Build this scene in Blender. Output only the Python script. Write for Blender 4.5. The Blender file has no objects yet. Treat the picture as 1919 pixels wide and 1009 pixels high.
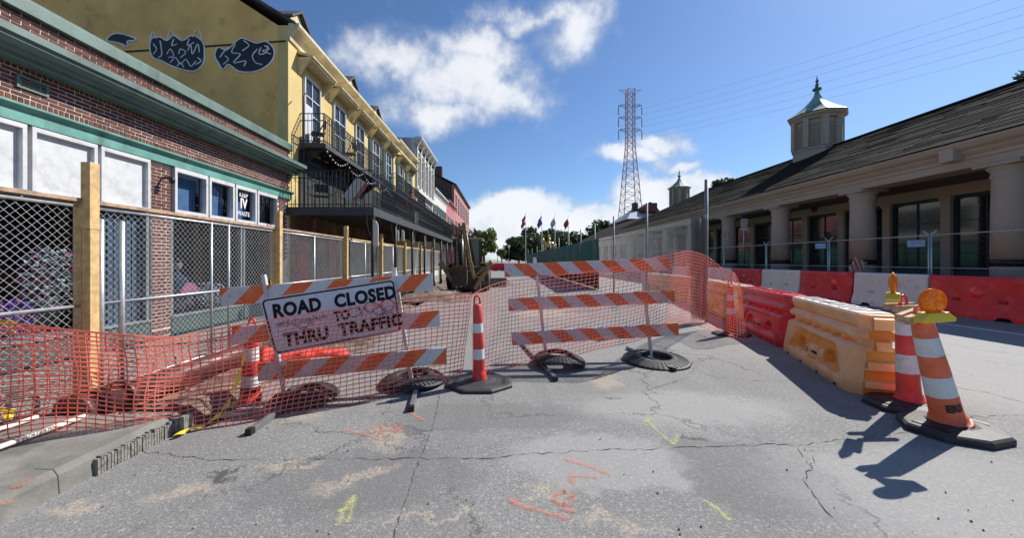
import bpy, math, random
from mathutils import Vector, Matrix, noise
R = random.Random(7)
PI = math.pi
sc = bpy.context.scene
col = sc.collection
# ---------------------------------------------------------------- camera, sky, sun, exposure
# photo geometry: picture 1200 x 596, focal length 433 px, vanishing point of the street at (588, 288), eye 1.6 m
F, U0, V0, EYE = 433.0, 588.0, 288.0, 1.6
FRAME_W, FRAME_CX, FRAME_CY = 1200.0, 600.0, 298.0
cd = bpy.data.cameras.new('camera'); cam = bpy.data.objects.new('camera', cd); col.objects.link(cam)
cam.location = (0, 0, EYE); cam.rotation_euler = (PI/2, 0, 0)
cd.sensor_width = 36; cd.lens = 36*F/FRAME_W; cd.clip_start = .05; cd.clip_end = 4000
cd.shift_x = (FRAME_CX-U0)/FRAME_W; cd.shift_y = (V0-FRAME_CY)/FRAME_W
sc.camera = cam
sc.view_settings.view_transform = 'Standard'; sc.view_settings.look = 'None'
sc.view_settings.exposure = 0.34; sc.view_settings.gamma = 1; sc.view_settings.use_curve_mapping = False
SUN = Vector((1.17, .76, 1.27)).normalized()
sl = bpy.data.lights.new('sun', 'SUN'); sl.energy = 5.0; sl.angle = math.radians(.5); sl.color = (1, .955, .88)
so = bpy.data.objects.new('sun', sl); col.objects.link(so); so.rotation_euler = SUN.to_track_quat('Z', 'Y').to_euler()
so.location = (0, 0, 60)
sc.cycles.max_bounces = 6; sc.cycles.transparent_max_bounces = 12; sc.cycles.diffuse_bounces = 3
sc.cycles.use_denoising = True
sc.cycles.caustics_reflective = False; sc.cycles.caustics_refractive = False

def P(u, v, Y): return Vector(((u-U0)/F*Y, Y, EYE-(v-V0)/F*Y))
def G(u, v, z=0.0):
    Y = (EYE-z)*F/(v-V0); return Vector(((u-U0)/F*Y, Y, z))
def YX(u, X): return F*X/(u-U0)          # depth of a point seen at column u in the plane x = X

class NT:
    def __init__(s, nt): s.nt = nt; nt.nodes.clear()
    def n(s, t, **kw):
        nd = s.nt.nodes.new(t)
        for k, v in kw.items(): setattr(nd, k, v)
        return nd
    def set(s, sock, v):
        if isinstance(v, bpy.types.NodeSocket): s.nt.links.new(v, sock)
        elif v is not None:
            if sock.type == 'RGBA' and len(v) == 3: v = (*v, 1)
            sock.default_value = v
    def math(s, op, a, b=None, c=None, clamp=False):
        m = s.n('ShaderNodeMath', operation=op, use_clamp=clamp)
        for i, q in enumerate((a, b, c)):
            if q is not None: s.set(m.inputs[i], q)
        return m.outputs[0]
    def vmath(s, op, a, b=None, c=None):
        m = s.n('ShaderNodeVectorMath', operation=op)
        for i, q in enumerate((a, b, c)):
            if q is not None: s.set(m.inputs[i], q)
        return m.outputs['Value'] if op in ('LENGTH', 'DOT_PRODUCT', 'DISTANCE') else m.outputs[0]
    def mix(s, f, a, b, blend='MIX'):
        m = s.n('ShaderNodeMix', data_type='RGBA', blend_type=blend)
        s.set(m.inputs[0], f); s.set(m.inputs[6], a); s.set(m.inputs[7], b)
        return m.outputs[2]
    def noise(s, vec, scale, detail=3, rough=.55, dist=0):
        m = s.n('ShaderNodeTexNoise'); s.set(m.inputs['Vector'], vec); m.inputs['Scale'].default_value = scale
        m.inputs['Detail'].default_value = detail; m.inputs['Roughness'].default_value = rough; m.inputs['Distortion'].default_value = dist
        return m.outputs['Fac']
    def ramp(s, v, lo, hi):
        m = s.n('ShaderNodeMapRange', interpolation_type='SMOOTHSTEP'); s.set(m.inputs[0], v)
        m.inputs[1].default_value = lo; m.inputs[2].default_value = hi
        return m.outputs[0]
    def sep(s, v):
        m = s.n('ShaderNodeSeparateXYZ'); s.set(m.inputs[0], v); return m.outputs

# sky: Nishita plus cumulus placed by direction
w = bpy.data.worlds.new('World'); sc.world = w; w.use_nodes = True
t = NT(w.node_tree)
sky = t.n('ShaderNodeTexSky', sky_type='NISHITA', sun_disc=False)
sky.sun_elevation = math.asin(SUN.z); sky.sun_rotation = math.atan2(SUN.x, SUN.y)
sky.air_density = 1.0; sky.dust_density = .35; sky.ozone_density = 2.2; sky.altitude = 0
dirv = t.n('ShaderNodeTexCoord').outputs['Generated']
wob = t.n('ShaderNodeTexNoise'); t.set(wob.inputs['Vector'], dirv); wob.inputs['Scale'].default_value = 5; wob.inputs['Detail'].default_value = 8; wob.inputs['Roughness'].default_value = .58
wv = t.vmath('MULTIPLY', t.vmath('SUBTRACT', wob.outputs['Color'], (.5, .5, .5)), (.15, .15, .15))
dw = t.vmath('ADD', dirv, wv)
def blob(u, v, ru, rv, tilt=0.0, soft=.55):
    d = Vector(((u-U0)/F, 1, (V0-v)/F)); L = d.length; d = d/L
    right = Vector((d.y, -d.x, 0)).normalized(); up = right.cross(d).normalized()
    if tilt:
        q = Matrix.Rotation(tilt, 3, d); right = q @ right; up = q @ up
    a, b = ru/F/L, rv/F/L
    dd = t.vmath('SUBTRACT', dw, tuple(d))
    x = t.math('DIVIDE', t.vmath('DOT_PRODUCT', dd, tuple(right)), a)
    y = t.math('DIVIDE', t.vmath('DOT_PRODUCT', dd, tuple(up)), b)
    z = t.math('DIVIDE', t.vmath('DOT_PRODUCT', dd, tuple(d)), .4)
    r = t.math('SQRT', t.math('ADD', t.math('MULTIPLY', z, z), t.math('ADD', t.math('MULTIPLY', x, x), t.math('MULTIPLY', y, y))))
    return t.math('SUBTRACT', 1.0, t.math('DIVIDE', t.math('SUBTRACT', r, 1-soft), soft, clamp=False), clamp=True)
blobs = [(545, 72, 135, 62, 0, .85), (455, 58, 80, 42, 0, 1), (510, 112, 110, 36, -.1, .9), (610, 92, 88, 42, .1, .9), (680, 22, 62, 62, .5, .95), (630, 0, 100, 24, 0, 1), (560, 45, 110, 36, 0, .9),
         (768, 156, 66, 17, 0, .85), (744, 170, 80, 19, .05, .8), (800, 172, 36, 13, 0, .85),
         (612, 234, 100, 36, .02, .45), (700, 246, 130, 36, 0, .45), (570, 262, 100, 34, 0, .45), (785, 216, 100, 44, 0, .45), (650, 268, 210, 32, 0, .4), (770, 250, 140, 36, 0, .4), (860, 240, 100, 34, 0, .6)]
acc = None
for b in blobs:
    q = blob(*b); acc = q if acc is None else t.math('MAXIMUM', acc, q)
# the rest of the sky carries the same sparse cumulus
zz = t.sep(dirv)
flat = t.vmath('DIVIDE', dirv, t.n('ShaderNodeCombineXYZ').outputs[0])
cmb = t.n('ShaderNodeCombineXYZ')
den = t.math('ADD', t.math('MAXIMUM', zz[2], 0.0), .12)
t.set(cmb.inputs[0], t.math('DIVIDE', zz[0], den)); t.set(cmb.inputs[1], t.math('DIVIDE', zz[1], den))
gen = t.ramp(t.noise(cmb.outputs[0], 1.3, 7, .55), .60, .78)
offview = t.math('ADD', t.ramp(t.math('MULTIPLY', zz[1], -1.0), -.35, .05), 0.0, clamp=True)
gen = t.math('MULTIPLY', gen, offview)
det = t.noise(dirv, 14, 8, .6)
den2 = t.math('MULTIPLY', t.ramp(t.math('ADD', acc, t.math('MULTIPLY', t.math('SUBTRACT', det, .5), 1.25)), .10, 1.0), 1.0)
fac = t.math('MAXIMUM', den2, gen)
shade = t.noise(dirv, 9, 6, .55)
cc = t.mix(t.ramp(t.math('ADD', t.math('MULTIPLY', fac, .45), t.math('MULTIPLY', shade, .9)), .50, .95), (5.6, 6.4, 7.8, 1), (10.6, 10.7, 11.0, 1))
skyc = t.mix(1.0, sky.outputs[0], (.88, 1.10, 1.36, 1), 'MULTIPLY')
mx = t.mix(t.math('MULTIPLY', fac, .88), skyc, cc)
bg = t.n('ShaderNodeBackground'); t.set(bg.inputs[0], mx); bg.inputs[1].default_value = .073
t.nt.links.new(bg.outputs[0], t.n('ShaderNodeOutputWorld').inputs[0])

# ---------------------------------------------------------------- materials
def new_mat(name):
    m = bpy.data.materials.new(name); m.use_nodes = True; return m, NT(m.node_tree)
def finish(t, base, rough=.6, metal=0.0, bump=None, bstr=.3, bdist=.01, spec=.5, extra=None):
    b = t.n('ShaderNodeBsdfPrincipled'); t.set(b.inputs['Base Color'], base); t.set(b.inputs['Roughness'], rough)
    t.set(b.inputs['Metallic'], metal); b.inputs['Specular IOR Level'].default_value = spec
    if bump is not None:
        bn = t.n('ShaderNodeBump'); t.set(bn.inputs['Height'], bump); bn.inputs['Strength'].default_value = bstr; bn.inputs['Distance'].default_value = bdist
        t.nt.links.new(bn.outputs[0], b.inputs['Normal'])
    if extra: extra(b)
    t.nt.links.new(b.outputs[0], t.n('ShaderNodeOutputMaterial').inputs[0])
    return b
def M(name, c, rough=.6, metal=0.0, var=.18, scale=3.0, bump=.15, bscale=40, dirt=None, dlo=.55, dhi=.75, dscale=2.0, spec=.5, rnd=0.0, streak=False, subs=0.0, scuff=0.0):
    m, t = new_mat(name)
    tc = t.n('ShaderNodeTexCoord').outputs['Object']
    g = t.n('ShaderNodeNewGeometry').outputs['Position']
    nz = t.noise(g, scale, 5, .6)
    a = tuple(x*(1-var) for x in c); b = tuple(min(1, x*(1+var)) for x in c)
    base = t.mix(t.ramp(nz, .3, .7), a, b)
    if rnd:
        rr = t.n('ShaderNodeObjectInfo').outputs['Random']
        base = t.mix(t.math('MULTIPLY', rr, rnd), base, tuple(x*.35 for x in c))
    if dirt:
        mp = t.n('ShaderNodeMapping'); t.set(mp.inputs[0], g); mp.inputs['Scale'].default_value = (1, 1, .18) if streak else (1, 1, 1)
        base = t.mix(t.ramp(t.noise(mp.outputs[0], dscale, 6, .65), dlo, dhi), base, dirt)
    if scuff:
        mp2 = t.n('ShaderNodeMapping'); t.set(mp2.inputs[0], tc); mp2.inputs['Scale'].default_value = (1, 1, 4.5); mp2.inputs['Rotation'].default_value = (.3, .2, 0)
        s1 = t.ramp(t.noise(mp2.outputs[0], 7, 8, .78), .57, .66); s2 = t.ramp(t.noise(tc, 3.5, 6, .7), .42, .68)
        base = t.mix(t.math('MULTIPLY', t.math('MULTIPLY', s1, scuff), .8), base, (.10,.085,.075))
        base = t.mix(t.math('MULTIPLY', s2, scuff*.35), base, tuple(min(1, x*.55+.28) for x in c))
    bm = t.noise(g, bscale, 3, .6) if bump else None
    def ex(bs):
        if subs:
            bs.inputs['Subsurface Weight'].default_value = subs; bs.inputs['Subsurface Radius'].default_value = (1, .4, .15); bs.inputs['Subsurface Scale'].default_value = .2
    finish(t, base, rough, metal, bm, bump, .01, spec, ex)
    m.diffuse_color = (*c, 1)
    return m
def glass(name, tint=(.6, .65, .7), refl=.5, thru=.75, rough=.03):
    m, t = new_mat(name)
    fr = t.n('ShaderNodeFresnel'); fr.inputs[0].default_value = 1.5
    tr = t.n('ShaderNodeBsdfTransparent'); tr.inputs[0].default_value = (*[x*thru for x in tint], 1)
    gl = t.n('ShaderNodeBsdfGlossy'); gl.inputs['Roughness'].default_value = rough; gl.inputs['Color'].default_value = (1, 1, 1, 1)
    mx = t.n('ShaderNodeMixShader'); t.set(mx.inputs[0], t.math('MULTIPLY', t.math('MULTIPLY', fr.outputs[0], refl*2, clamp=True), t.math('SUBTRACT', 1.0, t.n('ShaderNodeNewGeometry').outputs['Backfacing'])))
    t.nt.links.new(tr.outputs[0], mx.inputs[1]); t.nt.links.new(gl.outputs[0], mx.inputs[2])
    t.nt.links.new(mx.outputs[0], t.n('ShaderNodeOutputMaterial').inputs[0])
    return m

# ---------------------------------------------------------------- mesh builder
class MB:
    def __init__(s): s.v = []; s.f = []; s.m = []; s.sm = []
    def add(s, vs, fs, mi=0, smooth=False):
        o = len(s.v); s.v += [tuple(x) for x in vs]
        for f in fs: s.f.append([i+o for i in f]); s.m.append(mi); s.sm.append(smooth)
        return s
    def box(s, x0, x1, y0, y1, z0, z1, mi=0):
        return s.add([(x0,y0,z0),(x1,y0,z0),(x1,y1,z0),(x0,y1,z0),(x0,y0,z1),(x1,y0,z1),(x1,y1,z1),(x0,y1,z1)],
                     [(0,3,2,1),(4,5,6,7),(0,1,5,4),(1,2,6,5),(2,3,7,6),(3,0,4,7)], mi)
    def obox(s, c, ax, ay, az, mi=0):      # centre and half-axis vectors
        c, ax, ay, az = map(Vector, (c, ax, ay, az))
        vs = [c+ax*i+ay*j+az*k for k in (-1,1) for j in (-1,1) for i in (-1,1)]
        return s.add(vs, [(0,2,3,1),(4,5,7,6),(0,1,5,4),(1,3,7,5),(3,2,6,7),(2,0,4,6)], mi)
    def bar(s, a, b, w, d=None, up=(0,0,1), mi=0):
        a, b = Vector(a), Vector(b); d = d or w; ax = (b-a); L = ax.length
        if L < 1e-6: return s
        ax /= L; up = Vector(up)
        if abs(ax.dot(up)) > .98: up = Vector((0,1,0))
        sd = ax.cross(up).normalized(); u2 = sd.cross(ax)
        return s.obox((a+b)/2, ax*L/2, sd*w/2, u2*d/2, mi)
    def tube(s, pts, r, n=8, mi=0, cap=True, smooth=True):
        pts = [Vector(p) for p in pts]; rs = r if isinstance(r, (list, tuple)) else [r]*len(pts)
        vs = []; prev = None
        for i, p in enumerate(pts):
            d = (pts[min(i+1, len(pts)-1)]-pts[max(i-1, 0)])
            d = d.normalized() if d.length > 1e-9 else Vector((0,0,1))
            if prev is None:
                a = d.cross(Vector((0,0,1))) if abs(d.z) < .95 else d.cross(Vector((0,1,0)))
            else: a = prev-d*prev.dot(d)
            a.normalize(); prev = a; b = d.cross(a)
            for k in range(n):
                th = 2*PI*k/n; vs.append(p+(a*math.cos(th)+b*math.sin(th))*rs[i])
        fs = [(i*n+k, i*n+(k+1)%n, (i+1)*n+(k+1)%n, (i+1)*n+k) for i in range(len(pts)-1) for k in range(n)]
        s.add(vs, fs, mi, smooth and n > 5)
        if cap:
            o = len(s.v)-len(vs)
            s.f += [[o+k for k in range(n)][::-1], [o+(len(pts)-1)*n+k for k in range(n)]]; s.m += [mi, mi]; s.sm += [False, False]
        return s
    def lathe(s, prof, n=24, T=None, mi=0, smooth=True, sx=1, sy=1, cap=True):
        T = T or Matrix.Identity(4); vs = []
        for r, z in prof:
            for k in range(n):
                th = 2*PI*(k+.5)/n; vs.append(T @ Vector((r*math.cos(th)*sx, r*math.sin(th)*sy, z)))
        fs = [(i*n+k, i*n+(k+1)%n, (i+1)*n+(k+1)%n, (i+1)*n+k) for i in range(len(prof)-1) for k in range(n)]
        s.add(vs, fs, mi, smooth); o = len(s.v)-len(vs)
        if cap:
            s.f += [[o+k for k in range(n)][::-1], [o+(len(prof)-1)*n+k for k in range(n)]]; s.m += [mi, mi]; s.sm += [False, False]
        return s
    def prism(s, poly, vec, mi=0):          # planar polygon extruded along vec
        poly = [Vector(p) for p in poly]; vec = Vector(vec); n = len(poly)
        vs = poly+[p+vec for p in poly]
        return s.add(vs, [tuple(range(n))[::-1], tuple(range(n, 2*n))]+[(i, (i+1)%n, n+(i+1)%n, n+i) for i in range(n)], mi)
    def quad(s, a, b, c, d, mi=0): return s.add([a, b, c, d], [(0,1,2,3)], mi)
    def build(s, name, mat, parent=None, loc=None, bevel=0, data=False):
        me = bpy.data.meshes.new(name); me.from_pydata(s.v, [], s.f)
        for m in (mat if isinstance(mat, (list, tuple)) else [mat]): me.materials.append(m)
        me.polygons.foreach_set('material_index', s.m); me.polygons.foreach_set('use_smooth', s.sm); me.update()
        if data: return me
        o = bpy.data.objects.new(name, me); col.objects.link(o)
        if parent: o.parent = parent
        if loc is not None: o.location = loc
        if bevel:
            b = o.modifiers.new('bevel', 'BEVEL'); b.width = bevel; b.segments = 2; b.limit_method = 'ANGLE'; b.angle_limit = math.radians(40)
        return o
def tag(o, label=None, cat=None, group=None, kind=None):
    if label: o['label'] = label
    if cat: o['category'] = cat
    if group: o['group'] = group
    if kind: o['kind'] = kind
    return o
def thing(name, label, cat, loc=(0,0,0), rz=0, group=None):
    o = bpy.data.objects.new(name, None); col.objects.link(o); o.location = loc; o.rotation_euler = (0,0,rz); o.empty_display_size = .2
    return tag(o, label, cat, group)
def copy_tree(o, parent=None):
    c = o.copy(); col.objects.link(c)
    if parent: c.parent = parent
    for ch in list(o.children): copy_tree(ch, c)
    return c
def inst(name, me, parent, loc, rot=(0,0,0), scale=(1,1,1)):
    o = bpy.data.objects.new(name, me); col.objects.link(o); o.parent = parent; o.location = loc; o.rotation_euler = rot; o.scale = scale
    return o
def text_mesh(s, size, mat, bold=.0, depth=.002, sx=1.0, align='CENTER'):
    cu = bpy.data.curves.new('lettering', 'FONT'); cu.body = s; cu.size = size; cu.align_x = align; cu.align_y = 'CENTER'
    cu.extrude = depth; cu.offset = bold; cu.space_character = 1.08; cu.resolution_u = 3
    o = bpy.data.objects.new('lettering', cu); col.objects.link(o); bpy.context.view_layer.update()
    me = bpy.data.meshes.new_from_object(o.evaluated_get(bpy.context.evaluated_depsgraph_get()))
    bpy.data.objects.remove(o); bpy.data.curves.remove(cu)
    for v in me.vertices: v.co.x *= sx
    me.materials.clear(); me.materials.append(mat)
    return me
def frame_of(origin, xaxis, up):      # local x, y(up on the sheet), z(out of it)
    x = Vector(xaxis).normalized(); y = Vector(up); y = (y-x*y.dot(x)).normalized(); z = x.cross(y)
    return Matrix((( x.x, y.x, z.x, origin[0]), (x.y, y.y, z.y, origin[1]), (x.z, y.z, z.z, origin[2]), (0,0,0,1)))
def place(o, mtx, parent=None):
    if parent: o.parent = parent
    o.matrix_local = mtx; return o

WHITE_PAINT = M('white_paint', (.60,.61,.62), .5, var=.06, scale=9, dirt=(.40,.40,.39), dlo=.48, dhi=.8, dscale=4)
GREEN_TRIM = M('green_trim', (.13,.33,.28), .45, dirt=(.06,.10,.09), dlo=.5, dhi=.8, dscale=3, streak=True)
PALE_TRIM = M('pale_green_trim', (.115,.175,.15), .5, dirt=(.045,.065,.058), dlo=.5, dhi=.8, dscale=2, streak=True)
BRICK = M('brick_red', (.165,.052,.038), .85, var=.35, scale=9, bump=.6, bscale=90, rnd=.75, dirt=(.09,.04,.035), dscale=1.2)
MORTAR = M('mortar', (.62,.55,.48), .95, var=.25, bump=.5, bscale=80, dirt=(.40,.34,.30), dscale=1.5)
WOOD = M('new_lumber', (.62,.42,.19), .7, var=.2, scale=12, bump=.2)
WOOD_OLD = M('weathered_lumber', (.40,.27,.18), .8, var=.35, scale=10, bump=.3)
GALV = M('galvanised_steel', (.55,.58,.60), .45, .7, var=.15, scale=12)
WIRE = M('fence_wire', (.74,.76,.78), .45, .0, var=.1, scale=5, bump=0)
IRON = M('black_iron', (.022,.022,.024), .5, .3, var=.3, scale=6)
DARK = M('dark_interior', (.018,.018,.02), .9, bump=0)
RUBBER = M('black_rubber', (.03,.03,.033), .62, var=.3, scale=8, bump=.3, dirt=(.075,.072,.065), dlo=.5, dhi=.8, dscale=7)
ORANGE = M('orange_plastic', (.85,.11,.03), .42, var=.12, scale=5, dirt=(.35,.08,.04), dlo=.6, dhi=.85, dscale=8)
RED_PL = M('red_plastic', (.72,.010,.022), .38, var=.1, scale=2, dirt=(.40,.02,.025), dlo=.6, dhi=.85, dscale=4, scuff=.55)
WHITE_PL = M('white_plastic', (.78,.75,.69), .45, var=.05, scale=2, dirt=(.45,.42,.36), dlo=.52, dhi=.8, dscale=4, scuff=.7)
REFL_W = M('white_sheeting', (.70,.72,.74), .4, var=.06, scale=20, bump=.05, dirt=(.25,.25,.26), dlo=.56, dhi=.76, dscale=12, scuff=.6)
YELLOW = M('yellow_plastic', (.85,.62,.05), .4, var=.08)
BLACK_PAINT = M('black_paint', (.012,.012,.014), .5, bump=0)
GLASS_BRIGHT = glass('clear_window_glass', (.85,.92,1.0), .5, .9)
GLASS = glass('window_glass', (.5,.55,.6), .55, .6)
CONC = M('concrete', (.21,.205,.185), .9, var=.2, scale=2.5, bump=.35, bscale=60, dirt=(.10,.095,.082), dlo=.45, dhi=.75, dscale=1.6)
# ---------------------------------------------------------------- ground, road, kerb, sidewalk
def road_material():
    m, t = new_mat('asphalt')
    g = t.n('ShaderNodeNewGeometry').outputs['Position']
    fine = t.noise(g, 160, 3, .7); mid = t.noise(g, 14, 5, .65); big = t.noise(g, .7, 5, .6)
    vor = t.n('ShaderNodeTexVoronoi'); t.set(vor.inputs['Vector'], g); vor.inputs['Scale'].default_value = 95
    agg = t.ramp(vor.outputs['Distance'], .15, .6)
    base = t.mix(t.ramp(big, .3, .7), (.272,.268,.258), (.36,.354,.338))
    base = t.mix(t.ramp(mid, .35, .75), t.mix(1.0, base, (.84,.85,.87), 'MULTIPLY'), base)
    base = t.mix(t.math('MULTIPLY', t.ramp(fine, .5, .72), .65), base, (.50,.49,.46))
    base = t.mix(t.math('MULTIPLY', agg, .42), base, (.12,.12,.12))
    med = t.noise(g, 62, 2, .8); med2 = t.noise(g, 34, 3, .8)
    base = t.mix(t.math('MULTIPLY', t.ramp(med, .47, .60), .55), base, (.11,.108,.104))
    base = t.mix(t.math('MULTIPLY', t.ramp(med2, .53, .66), .55), base, (.52,.51,.485))
    spk = t.n('ShaderNodeTexVoronoi'); t.set(spk.inputs['Vector'], g); spk.inputs['Scale'].default_value = 30
    base = t.mix(t.math('MULTIPLY', t.ramp(spk.outputs['Distance'], .13, .06), .5), base, (.40,.39,.37))
    # streaky tyre wear along the street
    mp = t.n('ShaderNodeMapping'); t.set(mp.inputs[0], g); mp.inputs['Scale'].default_value = (2.2, .16, 1)
    base = t.mix(t.math('MULTIPLY', t.ramp(t.noise(mp.outputs[0], 1, 4, .6), .45, .7), .35), base, (.17,.17,.17))
    wobc = t.n('ShaderNodeTexNoise'); t.set(wobc.inputs['Vector'], g); wobc.inputs['Scale'].default_value = 3.2; wobc.inputs['Detail'].default_value = 7; wobc.inputs['Roughness'].default_value = .7
    gw = t.vmath('ADD', g, t.vmath('MULTIPLY', t.vmath('SUBTRACT', wobc.outputs['Color'], (.5,.5,.5)), (.75,.75,0)))
    def patch(cx, cy, rx, ry, ang=0.0, soft=.4):
        d = t.vmath('SUBTRACT', gw, (cx, cy, 0))
        ca, sa = math.cos(ang), math.sin(ang)
        x = t.math('DIVIDE', t.vmath('DOT_PRODUCT', d, (ca, sa, 0)), rx); y = t.math('DIVIDE', t.vmath('DOT_PRODUCT', d, (-sa, ca, 0)), ry)
        r = t.math('SQRT', t.math('ADD', t.math('MULTIPLY', x, x), t.math('MULTIPLY', y, y)))
        return t.ramp(r, 1.0, 1-soft)
    def many(lst):
        a = None
        for q in lst: b = patch(*q); a = b if a is None else t.math('MAXIMUM', a, b)
        return a
    # darker repair patches
    p = G(890, 545); q = G(300, 560); r2 = G(420, 545); r3 = G(590, 470)
    dark = many([(p.x, p.y, .62, .48, 0, .12), (r2.x, r2.y, .9, .42, .1, .15), (p.x-.1, p.y+.35, .45, .3, 0, .15), (r3.x-.1, r3.y, 1.3, .38, 0, .3)])
    base = t.mix(t.math('MULTIPLY', dark, .45), base, (.14,.14,.14))
    lt = G(700, 520); l2 = G(1050, 560); l3 = G(800, 460)
    light = many([(lt.x, lt.y, .8, .5, 0, .3), (l2.x+.5, l2.y, 1.6, .9, 0, .5), (l3.x, l3.y, 1.5, .6, 0, .5), (8, 8, 4, 8, 0, .3)])
    base = t.mix(t.math('MULTIPLY', light, .45), base, (.40,.395,.38))
    # sand
    S = [(G(455, 495), .22, .34, .3), (G(425, 540), .35, .10, .6), (G(690, 588), .20, .10, 0), (G(705, 428), .30, .42, 0), (G(335, 532), .26, .10, .3), (G(640, 560), .12, .12, 0),
         (G(215, 562), .30, .09, .5), (G(500, 590), .5, .05, .2), (G(745, 600), .2, .08, 0), (G(350, 470), .3, .25, 0), (G(90, 580), .25, .08, .5), (G(640, 350), 1.4, 1.0, 0)]
    sand = many([(c.x, c.y, rx, ry, an, .6) for c, rx, ry, an in S])
    grain = t.ramp(t.noise(g, 38, 5, .8), .36, .66)
    base = t.mix(t.math('MULTIPLY', t.math('MULTIPLY', sand, grain), .8), base, (.52,.42,.31))
    # oil spots
    O = [(G(717, 449), .07, .05, 0), (G(813, 498), .10, .05, 0), (G(870, 455), .05, .03, 0), (G(260, 540), .16, .06, .4)]
    oil = many([(c.x, c.y, rx, ry, an, .5) for c, rx, ry, an in O])
    base = t.mix(t.math('MULTIPLY', oil, .8), base, (.06,.055,.05))
    # hairline cracks
    ve = t.n('ShaderNodeTexVoronoi', feature='DISTANCE_TO_EDGE'); t.set(ve.inputs['Vector'], gw); ve.inputs['Scale'].default_value = .45
    cr = t.math('MULTIPLY', t.ramp(ve.outputs['Distance'], .008, .002), t.ramp(t.noise(g, .8, 2), .42, .6))
    base = t.mix(t.math('MULTIPLY', cr, .45), base, (.03,.03,.03))
    h = t.math('SUBTRACT', t.math('ADD', t.math('MULTIPLY', vor.outputs['Distance'], .6), t.math('ADD', fine, t.math('MULTIPLY', mid, .8))), t.math('MULTIPLY', cr, 3.0))
    finish(t, base, .82, 0, h, .5, .006, .3)
    return m
ASPHALT = road_material()
PALE_ASPH = M('pale_asphalt', (.27,.27,.265), .85, var=.15, scale=3, bump=.4, bscale=120)
DIRT = M('bare_dirt', (.19,.15,.12), .95, var=.4, scale=6, bump=.8, bscale=30, dirt=(.08,.06,.045), dlo=.45, dhi=.65, dscale=2.5)
SOIL = M('far_ground', (.22,.21,.18), .95, var=.3, scale=.3)
BROKEN = M('broken_concrete', (.22,.21,.19), .95, var=.45, scale=25, bump=.9, bscale=50)
LINE = M('road_paint_white', (.72,.72,.70), .7, var=.12, scale=20, dirt=(.3,.3,.29), dlo=.55, dhi=.7, dscale=10)

def grid_sheet(x0, x1, y0, y1, nx, ny, zf, name, mat, skirt=None):
    mb = MB(); vs = []
    for j in range(ny+1):
        for i in range(nx+1):
            x = x0+(x1-x0)*i/nx; y = y0+(y1-y0)*j/ny; vs.append((x, y, zf(x, y)))
    mb.add(vs, [(j*(nx+1)+i, j*(nx+1)+i+1, (j+1)*(nx+1)+i+1, (j+1)*(nx+1)+i) for j in range(ny) for i in range(nx)], 0, True)
    if skirt is not None:
        e = [(x0+(x1-x0)*i/nx, y) for y in (y0,) for i in range(nx+1)]
    return tag(mb.build(name, mat), kind='structure')
g = MB(); g.quad((-1500,-600,-.7), (1500,-600,-.7), (1500,2500,-.7), (-1500,2500,-.7)); tag(g.build('ground', SOIL), kind='structure')
# the road: a slab whose left side is broken away beside the excavated sidewalk
KX = -3.03
edge = [(KX, -12), (KX, 3.35)]
for i, y in enumerate([3.36, 3.5, 3.7, 3.95, 4.2, 4.5, 4.9, 5.4, 6.0, 7.0, 8.5, 10, 14, 20, 40, 90, 260]):
    edge.append((-2.95+[.0,.12,.2,.1,.22,.05,-.05,-.08,0,-.1,0,-.05,0,0,0,0,0][i]+R.uniform(-.03, .03), y))
rd = MB(); XR = 14.2
vs = []; fs = []
for x, y in edge: vs += [(x, y, 0), (XR, y, 0), (x, y, -.6)]
for i in range(len(edge)-1):
    a = i*3; b = a+3; fs += [(a, a+1, b+1, b), (a+2, a, b, b+2)]
rd.add(vs, fs); tag(rd.build('road', ASPHALT), kind='structure')
# excavated strip: bumpy dirt between fence line and road
def dz(x, y):
    n = noise.noise(Vector((x*1.3, y*1.3, 0)))*.10+noise.noise(Vector((x*4, y*4, 3)))*.05
    tr = math.exp(-((x+3.15)/.35)**2)*(.30 if y < 9 else .1)
    return -.05+n-tr-(.1 if x > -3.6 and y < 6 else 0)
grid_sheet(-4.95, -2.6, 3.2, 40, 24, 300, dz, 'dirt', DIRT)
sw = MB()
sw.box(-6.35, KX-.17, -12, 3.4, -.3, .17)                # near sidewalk slab
sw.box(-6.35, -4.9, 3.405, 40, -.3, .165)
sw.box(-6.35, -3.0, 40.01, 250, -.3, .16)
tag(sw.build('pavement', CONC, bevel=.01), kind='structure')
kb = MB()
ys = [-12, -4, 0, 1.3, 1.305, 2.3, 2.305, 3.4]
for a, b in [(-12, -.2), (-.195, 1.25), (1.252, 2.52), (2.522, 3.38)]:
    kb.prism([(KX-.168, a, -.2), (KX+.03, a, -.2), (KX, a, .13), (KX-.03, a, .172), (KX-.168, a, .176)], (0, b-a, 0))
tag(kb.build('kerb', CONC, bevel=.006), kind='structure')
bk = MB()
for i in range(26):
    bk.box(KX-.02, KX+.026+R.random()*.010, 2.74+i*.025, 2.74+i*.025+.014+R.random()*.009, -.2, .11+R.random()*.03)
for i in range(34):                                         # broken slab end with torn ribs
    x = -4.6+i*.05; bk.box(x, x+.035+R.random()*.012, 3.38, 3.43+R.random()*.06, -.25, .15+R.random()*.02)
tag(bk.build('broken_kerb_edge', BROKEN), kind='structure')
# right side: line, market kerb and apron
ln = MB(); ln.box(11.13, 11.25, -6, 130, 0, .004); tag(ln.build('road_line', LINE), kind='structure')
mk = MB(); mk.box(XR, XR+.15, -12, 130, -.3, .15); mk.box(XR+.155, 36, -12, 130, -.3, .148); tag(mk.build('market_pavement', CONC), kind='structure')
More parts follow.
